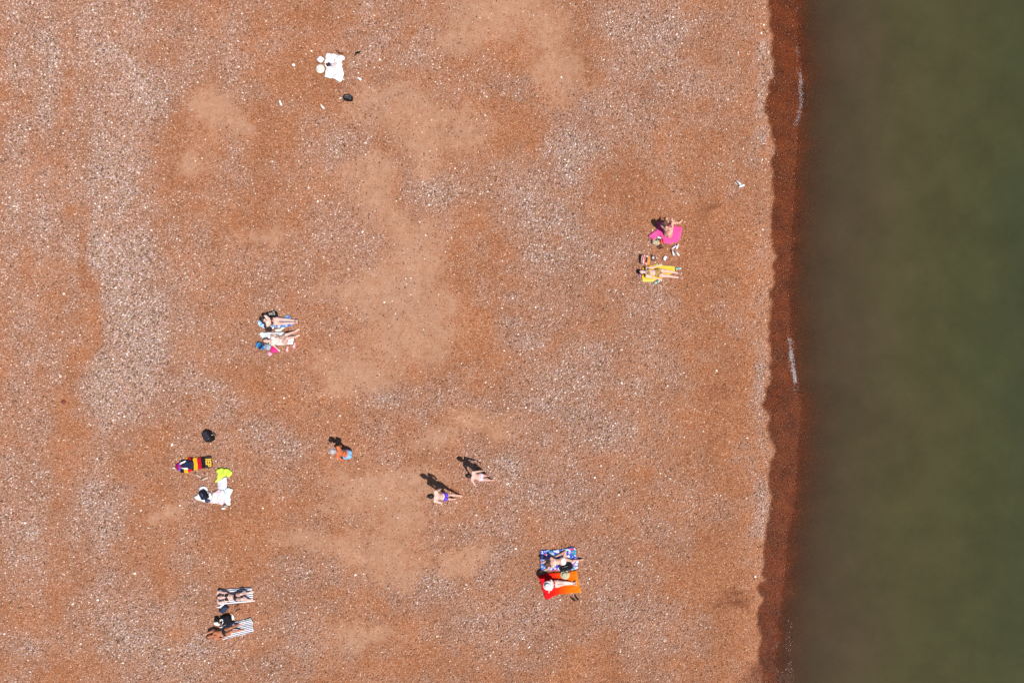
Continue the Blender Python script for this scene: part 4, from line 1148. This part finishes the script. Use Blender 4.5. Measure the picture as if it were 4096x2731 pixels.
# ---- blue and white towels
bluet = prints('blue_batik', (.20, .42, .72), [((.55, .72, .86), 9, .50, 0), ((.06, .14, .55), 7, .60, 4.)])
cloth('beach_towel', V4, [(195, 480), (270, 375), (330, 335), (460, 300), (700, 330), (920, 365), (1040, 285), (1090, 320), (1140, 390), (1200, 470), (1190, 575), (1000, 640), (800, 660), (660, 665), (520, 690), (420, 705), (310, 655), (200, 600)],
      bluet, 'light blue patterned towel under the dark haired woman', 'towel', amp=.022, seed=31)
cloth('beach_towel', V4, [(235, 835), (300, 790), (560, 790), (880, 775), (1080, 820), (1215, 930), (1210, 1040), (1190, 1135), (960, 1145), (740, 1155), (520, 1125), (330, 970)],
      prints('white_blue_terry', (.74, .76, .78), [((.55, .62, .68), 5, .56, 0)]), 'white towel under the woman with bent knees', 'towel', amp=.02, seed=32)
bag(V4, 665, 290, 'black handbag with white tags above the blue towel', .26, .17, .17, 10, black_cloth, simple('spot_white', (.30, .28, .26), var=.9, scale=22), 'handbag', 'handbag', 33, 1)
bag(V4, 520, 680, 'dark brown bag between the blue and white towels', .24, .19, .15, -60, simple('dark_brown_bag', (.035, .018, .02), var=.5), None, 'bag', 'leather_bag', 34, 1)
cloth('white_vest', V4, [(520, 610), (560, 580), (620, 600), (660, 620), (640, 690), (610, 700), (580, 640)], white_cloth, 'small white top lying by the brown bag', 'top', amp=.015, dome=.04, seed=35, res=.03)
cloth('cream_shirt', V4, [(675, 735), (740, 700), (850, 690), (900, 650), (980, 650), (900, 720), (860, 760), (780, 770), (700, 765)], cream_cloth, 'cream shirt in the gap between the blue and white towels', 'shirt', amp=.02, dome=.03, seed=36, res=.03)
bl = bag(V4, 290, 1190, 'blue patterned drawstring bag left of the denim shorts', .26, .21, .14, -35, prints('teal_print', (.015, .13, .36), [((.10, .38, .62), 14, .56, 0), ((.35, .60, .75), 20, .66, 3)]), navy_cloth, 'bag', 'drawstring_bag', 37, 1, pocket=False)
cloth('denim_shorts', V4, [(370, 1180), (430, 1120), (520, 1110), (580, 1190), (545, 1270), (500, 1310), (430, 1290), (370, 1240)], simple('denim', (.30, .36, .46), var=.35, bump=.3), 'faded denim shorts beside the blue drawstring bag', 'shorts', amp=.02, dome=.06, seed=38, res=.03)
cloth('pink_garment', V4, [(600, 1190), (680, 1180), (740, 1230), (820, 1310), (740, 1360), (640, 1385), (550, 1330), (560, 1270)], simple('hot_pink', (.82, .03, .22), var=.2), 'hot pink garment below the white towel', 'garment', amp=.02, dome=.05, seed=39, res=.03)
cloth('rose_garment', V4, [(480, 1330), (560, 1345), (600, 1400), (570, 1450), (500, 1470), (470, 1400)], simple('light_rose', (.80, .38, .48), var=.15), 'light pink garment just below the hot pink one', 'garment', amp=.02, dome=.04, seed=40, res=.03)
pk_s = simple('pink_rubber', (.80, .20, .30), var=.1); 
single(V4, 1035, 1270, -95, 'pink and white flip-flop left of its twin below the white towel', pk_s, white_rub, .9, pad=simple('pink_footbed', (.82, .42, .48), var=.15))
single(V4, 1232, 1170, -100, 'pink and white flip-flop at the corner of the white towel', pk_s, white_rub, .9, -1, pad=MATS['pink_footbed'])

# ---- black, red and yellow towel group
kk, rdc, ye = (.016, .014, .016), (.55, .008, .025), (.78, .42, .02)
st = [(0, (.34, .01, .09)), (.17, kk), (.265, ye), (.37, rdc), (.465, kk), (.52, ye), (.632, rdc), (.735, kk), (.84, (.05, .035, .03))]
tw = cloth('striped_towel', V5, [(95, 400), (115, 355), (270, 225), (345, 178), (440, 165), (540, 185), (660, 180), (800, 165), (950, 140), (975, 230), (990, 340), (970, 425), (840, 430), (680, 462), (500, 500), (400, 550), (250, 545), (140, 460)],
      stripes('black_red_gold', st, 1.47, 0, off=.035), 'black, red and yellow striped towel with yellow letters', 'towel', ang=.06, amp=.016, seed=51)
# lettering across the towel's end
fc = bpy.data.curves.new('lettering', 'FONT'); fc.body = 'IEP'; fc.size = .27; fc.extrude = .004; fc.align_x = 'CENTER'; fc.align_y = 'CENTER'; fc.space_character = .95; fc.offset = .008
to_ = bpy.data.objects.new('lettering_curve', fc); COL.objects.link(to_)
lm_ = bpy.data.meshes.new_from_object(to_.evaluated_get(bpy.context.evaluated_depsgraph_get())); bpy.data.objects.remove(to_)
lt = obj('lettering', lm_, simple('gold_print', (.80, .52, .06), var=.2, rough=.9), tw, (.605, .005, .082), R(-90)); lt.scale = (1.02, 1.12, 1)
cloth('purple_scarf', V5, [(115, 380), (180, 330), (250, 300), (250, 420), (240, 520), (170, 470), (120, 420)], prints('violet_print', (.34, .01, .10), [((.13, .07, .50), 6, .52, 0)]), 'purple and crimson scarf on the left end of the striped towel', 'scarf', amp=.012, dome=.02, base=.075, seed=52, res=.03)
cloth('black_shirt', V5, [(280, 290), (330, 230), (420, 220), (500, 260), (560, 270), (570, 400), (540, 470), (450, 450), (330, 430), (270, 380)], navy_cloth, 'black shirt heaped on the striped towel', 'shirt', amp=.02, dome=.06, base=.08, seed=53, res=.03)
trainers(V5, [(355, 305, 30), (390, 445, -10)], 'white trainers on the black shirt on the striped towel', white_rub, white_rub, simple('grey_lining', (.35, .35, .42), var=.2), .85, z=.12)
beige_s = simple('beige_suede', (.46, .33, .28), rough=.8, var=.15)
trainers(V5, [(635, 600, -40), (800, 690, 25)], 'beige suede slippers between the striped and the white towels', beige_s, simple('beige_sole', (.55, .45, .38), var=.1), dark_lining, .95, name='slippers')
lime = simple('lime_fabric', (.55, .80, .07), rough=.9, var=.12, bump=.2)
cloth('lime_shirt', V5, [(1040, 785), (1060, 740), (1115, 690), (1120, 570), (1090, 500), (1160, 440), (1230, 430), (1380, 455), (1475, 530), (1460, 590), (1390, 660), (1310, 625), (1230, 680), (1130, 760)], lime, 'bright lime green shirt beside the white clothes', 'shirt', amp=.03, dome=.04, base=.06, seed=54, fold_ang=1.2)
cloth('white_trousers', V5, [(1110, 760), (1160, 720), (1230, 670), (1310, 640), (1325, 800), (1320, 910), (1290, 960), (1160, 950), (1095, 930)], simple('ice_white', (.68, .70, .80), rough=.9, var=.05, bump=.2), 'icy white folded trousers under the lime green shirt', 'trousers', amp=.018, dome=.02, seed=55)
cloth('white_towel', V5, [(1280, 915), (1380, 905), (1485, 940), (1460, 1000), (1420, 1110), (1430, 1180), (1395, 1330), (1340, 1330), (1270, 1260), (1260, 1050)], simple('aqua_white', (.68, .76, .78), rough=.9, var=.06, bump=.2), 'bluish white towel right of the pink tinged cloth', 'towel', amp=.025, dome=.02, base=.05, seed=56)
cloth('pink_white_cloth', V5, [(1010, 1050), (1090, 970), (1180, 940), (1260, 960), (1300, 1060), (1300, 1150), (1270, 1290), (1210, 1325), (1150, 1285), (1020, 1285), (930, 1270), (980, 1190), (985, 1110)], prints('pink_white', (.78, .72, .76), [((.74, .45, .55), 6, .58, 0)]), 'white cloth tinged with pink beside the dark bag', 'cloth', amp=.03, dome=.03, base=.07, seed=57, fold_ang=1.0)
cloth('white_towel', V5, [(600, 1190), (540, 1110), (630, 1090), (680, 920), (760, 855), (830, 880), (890, 990), (960, 1060), (990, 1130), (930, 1230), (850, 1260), (720, 1230)], white_cloth, 'white towel under the black and navy bag', 'towel', amp=.022, seed=58)
bag(V5, 830, 1080, 'black and navy bag on the white towel', .34, .24, .15, -62, black_cloth, navy_cloth, 'bag', 'shoulder_bag', 59, 1, z=.05)
cloth('navy_garment', V5, [(830, 1190), (900, 1170), (945, 1190), (935, 1240), (880, 1265), (820, 1250)], simple('navy_blue', (.035, .05, .13), var=.3), 'navy blue garment below the black and navy bag', 'garment', amp=.015, dome=.05, base=.06, seed=60, res=.03)
cloth('taupe_pouch', V5, oval(1290, 1355, 55, 42, seed=5), simple('taupe_cloth', (.35, .25, .22), var=.2), 'small taupe pouch below the pink tinged cloth', 'pouch', amp=.012, dome=.07, seed=61, res=.025)
cloth('tissue', V5, oval(1238, 1405, 42, 30, seed=6), white_cloth, 'small white tissue below the taupe pouch', 'tissue', amp=.012, dome=.04, seed=62, res=.025)
# backpack standing alone
bp_ = place(V11, 1080, 900, 'backpack', R(-65)); tag(bp_, 'black backpack lying alone above the striped letter towel', 'backpack')
soft_box('body', .40, .27, .20, black_cloth, bp_, 71, .45)
soft_box('front_pocket', .22, .20, .05, simple('charcoal_violet', (.03, .026, .04), rough=.5, var=.5, spec=.4), bp_, 72, .4, (.06, 0, .185))
soft_box('top_pocket', .12, .17, .04, MATS['charcoal_violet'], bp_, 73, .4, (-.12, 0, .185))
for sg in (1, -1):
    tubes('strap', [arc((-.15, sg * .09, .12), (.16, sg * .11, .06), -.02, 11, Vector((0, sg * .14, 0)))], .014, black_cloth, bp_)
tubes('carry_loop', [arc((-.19, -.04, .13), (-.19, .04, .13), .02, 9, Vector((-.07, 0, 0)))], .010, black_cloth, bp_)
soft_box('buckle', .03, .03, .012, simple('white_plastic', (.8, .8, .8), rough=.4, var=.05), bp_, 74, .3, (.02, .16, .10))

# ---- flower towel and red towel
flor = prints('blue_flowers', (.045, .085, .50), [((.62, .68, .86), 10, .49, 0), ((.03, .28, .42), 4.5, .60, 2.), ((.50, .30, .60), 5, .63, 7.5), ((.75, .06, .10), 4.2, .625, 5.), ((.80, .45, .10), 9, .66, 9.), ((.10, .35, .18), 8, .67, 11.)])
cloth('flowered_towel', V8, [(150, 190), (300, 178), (500, 175), (640, 165), (830, 130), (960, 92), (1050, 165), (1035, 300), (1100, 410), (1075, 640), (870, 690), (600, 690), (380, 690), (160, 695), (150, 450)], flor, 'blue flowered towel beside the red orange one', 'towel', amp=.02, seed=81)
cloth('red_towel', V8, [(108, 822), (330, 765), (560, 735), (640, 745), (880, 720), (1055, 695), (1090, 860), (1120, 1050), (1170, 1235), (930, 1255), (740, 1280), (640, 1275), (480, 1330), (380, 1395), (280, 1405), (210, 1200), (160, 1010)],
      stripes('red_orange_fade', [(0, (.72, .008, .03)), (.35, (.80, .012, .008)), (.52, (.82, .05, .004)), (.75, (.84, .14, .004)), (1, (.84, .20, .01))], 1.62, 0, interp='LINEAR', wob=.06), 'towel fading from red to orange under the woman in a sun hat', 'towel', ang=.12, amp=.022, seed=82)
bag(V8, 830, 605, 'black handbag lying between the flowered and red towels', .48, .24, .17, 18, simple('black_leather', (.012, .011, .012), rough=.35, var=.3, spec=.5), black_cloth, 'handbag', 'handbag', 83, 2, z=.05)
sun_hat(V8, 775, 795, 'straw hat with a dark crown at the top edge of the red towel', .19, .09, .085, simple('straw', (.50, .46, .30), rough=.9, var=.3, scale=40, bump=.5), simple('dark_ribbon', (.03, .025, .02), var=.2), z=.06)
pair(V8, [(965, 1400, -40), (1055, 1370, -55)], 'black flip-flops below the corner of the red towel', black_rub, black_rub, .98)
hb = rk['hd'] + rk['hu'] * .035
hat = sun_hat(None, 0, 0, 'white wide brimmed sun hat worn by the woman on the red towel', .185, .103, .115, simple('white_straw', (.60, .60, .61), rough=.9, var=.08, scale=30, bump=.4), simple('grey_band', (.35, .36, .40), var=.1), loc=hb, tilt=rk['hu'].to_track_quat('Z', 'Y').to_matrix())
cb = mk['hd'] + mk['hu'] * .03
cap = empty('cap', cb); tag(cap, 'grey cap on the head of the crouching man', 'cap')
qm = Matrix([mk['hf'], mk['hl'], mk['hu']]).transposed()
lathe('crown', [(.105, -.005), (.106, .03), (.098, .065), (.07, .092), (.03, .102), (.0005, .103)], simple('grey_cap', (.40, .37, .40), rough=.9, var=.2), cap, 20, tilt=qm)
v1, f1 = ball(Vector((.115, 0, .0)), (.08, .085, .009), None, 8)
obj('peak', mesh_from('peak', [qm @ p for p in v1], f1), MATS['grey_cap'], cap)

# ---- striped towels
def ticking(nm, n): return stripes(nm, [(0, (.78, .78, .82)), (.60, (.045, .05, .12))], .62, 1, period=n)
cloth('striped_towel', V9, [(375, 250), (480, 228), (740, 205), (1000, 188), (1130, 185), (1240, 178), (1265, 300), (1280, 440), (1250, 535), (1100, 550), (700, 600), (460, 605), (370, 570)], ticking('blue_ticking', 8), 'white and navy striped towel under the fair woman', 'towel', ang=.09, amp=.018, seed=91)
cloth('striped_towel', V9, [(430, 1165), (600, 1100), (800, 1040), (1040, 990), (1210, 935), (1275, 1050), (1270, 1150), (1292, 1270), (1130, 1330), (1000, 1370), (750, 1420), (510, 1485), (470, 1330)], ticking('blue_ticking_b', 9), 'white and navy striped towel under the tanned woman', 'towel', ang=.23, amp=.03, seed=92)
cloth('navy_shorts', V9, [(420, 730), (480, 690), (550, 620), (600, 605), (640, 640), (690, 680), (640, 730), (580, 800), (510, 830), (440, 780)], simple('navy_denim', (.025, .032, .075), var=.3), 'navy shorts heaped between the two striped towels', 'shorts', amp=.02, dome=.08, seed=93, res=.03)
cloth('white_vest', V9, [(355, 655), (440, 640), (470, 600), (560, 595), (540, 650), (470, 695), (370, 680)], white_cloth, 'white top sticking out beside the navy shorts', 'top', amp=.018, dome=.03, seed=94, res=.03)
pair(V9, [(850, 640, 35), (885, 745, 20)], 'brown sandals right of the navy shorts', brown_rub, tan_rub, .75, 'sandals', 'sandals')
cloth('white_shirt', V9, [(295, 1065), (330, 1035), (320, 985), (390, 1010), (460, 1095), (440, 1125), (380, 1140), (320, 1110)], white_cloth, 'white shirt beside the black bag, above the tanned woman', 'shirt', amp=.02, dome=.07, seed=95, res=.03)
bag(V9, 405, 975, 'small black pouch above the white shirt', .17, .13, .13, -60, black_cloth, None, 'pouch', 'pouch', 96, 1, pocket=False)
bk = bag(V9, 640, 985, 'black beach bag with a white printed motif by the lower striped towel', .38, .30, .18, 20, black_cloth, None, 'bag', 'beach_bag', 97, 1, pocket=False, flap=False)
tubes('printed_motif', [[(-.14, .05, .189), (-.10, .075, .193), (-.04, .07, .195), (-.02, .03, .195), (-.05, -.01, .195)], [(-.13, .015, .192), (-.10, .035, .194), (-.07, .035, .195)], [(-.03, -.04, .193), (-.07, -.085, .19), (-.11, -.11, .185)]], .014, white_rub, bk)
bt = place(V9, 778, 920, 'sun_cream_bottle', R(100)); tag(bt, 'white plastic bottle lying right of the black beach bag', 'bottle')
qb = Matrix.Rotation(R(90), 3, 'Y')
lathe('bottle_body', [(.001, 0), (.034, .002), (.038, .02), (.038, .15), (.030, .175), (.016, .185)], white_rub, bt, 18, loc=(-.11, 0, .038), tilt=qb)
lathe('cap', [(.018, .186), (.020, .19), (.020, .22), (.001, .222)], white_rub, bt, 16, loc=(-.11, 0, .038), tilt=qb)

# ---- strays
trainers(V10, [(690, 660, -40), (930, 905, 22)], 'white trainers alone near the wet edge of the beach', white_rub, grey_knit, simple('pale_lining', (.45, .47, .50), var=.1), .88)
def stone(px, py, r, label, mat, seed):
    x, y = gx(px), gy(py)
    o = obj('stone', pebble_mesh('stone', seed, 2), mat, None, (x, y, float(gz(x, y)) + r * .3)); o.scale = (r, r, r)
    return tag(o, label, 'stone')
stone(252, 1607, .085, 'reddish brown stone alone on the orange band at the left', simple('red_stone', (.16, .05, .035), var=.3), 3)
stone(1176, 262, .055, 'white stone left of the white towel', simple('chalk', (.80, .77, .72), var=.08), 5)
stone(1247, 206, .035, 'small white stone above left of the white towel', MATS['chalk'], 6)

# larger pebbles that can be picked out, parts of the beach
bigm = pebble_material('large_pebbles', False, [(0, (.20, .10, .07)), (.25, (.42, .24, .15)), (.55, (.58, .44, .35)), (.8, (.72, .62, .54)), (1, (.84, .79, .72))])
kinds_ = [pebble_mesh('pebble', 50 + i, 1) for i in range(6)]
for m_ in kinds_: m_.materials.append(bigm)
rd = random.Random(99); cnt = 0
while cnt < 280:
    x, y = rd.uniform(-20.3, 10.1), rd.uniform(-13.5, 13.5)
    _, pl_, _, wt_ = fields(np.array([x]), np.array([y]))
    if rd.random() > .25 + .75 * pl_[0]: continue
    o = bpy.data.objects.new('pebble', kinds_[cnt % 6]); link(o, beach)
    r = rd.uniform(.034, .058)
    o.location = (x, y, float(gz(x, y)) + r * .25); o.scale = (r, r, r * rd.uniform(.7, 1)); o.rotation_euler = (rd.uniform(-.2, .2), rd.uniform(-.2, .2), rd.uniform(0, 6.28))
    cnt += 1

# ---- foam: flecks of froth along the water's edge
V = []; F = []
fr_ = random.Random(5)
def fleck(x, y, r):
    k = len(V); z = SEA_Z + .004
    zg = float(gz(x, y))
    z = max(z, zg + .012)
    n = 5; a0 = fr_.uniform(0, 6.28)
    for j in range(n):
        q = r * fr_.uniform(.7, 1.25); V.append((x + q * math.cos(a0 + 6.283 * j / n), y + 1.5 * q * math.sin(a0 + 6.283 * j / n), z - .002))
    V.append((x, y, z + r * .5))
    for j in range(n): F.append((k + j, k + (j + 1) % n, k + n))
for (y0, y1, x0, x1, nn, rr_) in ((170, 235, 3186, 3196, 90, .012), (255, 330, 3196, 3204, 420, .014), (330, 450, 3203, 3198, 460, .013), (450, 490, 3196, 3180, 160, .014), (1345, 1400, 3158, 3164, 420, .014), (1400, 1480, 3163, 3173, 850, .015), (1480, 1525, 3172, 3180, 520, .015), (1525, 1560, 3178, 3184, 80, .011), (0, 30, 3184, 3184, 60, .012), (900, 1300, 3150, 3155, 90, .010)):
    for i in range(int(nn * .5)):
        t = fr_.random(); py = y0 + (y1 - y0) * t
        if fr_.random() > .25 + 1.1 * vnoise(py * .05, 3.3, 5): continue
        fleck(gx(x0 + (x1 - x0) * t + fr_.gauss(0, 3.4) * (1 + float(vnoise(py * .09, 1.7, 8))) + 11 * (float(fbm(py * .035, 4.4, 12, 3)) - .5)), gy(py), rr_ * fr_.uniform(.25, .85))
foam = tag(obj('foam', mesh_from('foam', V, F), simple('foam', (.42, .37, .38), rough=.5, var=.1)), 'thin broken line of white foam at the water edge', 'foam', kind='stuff')
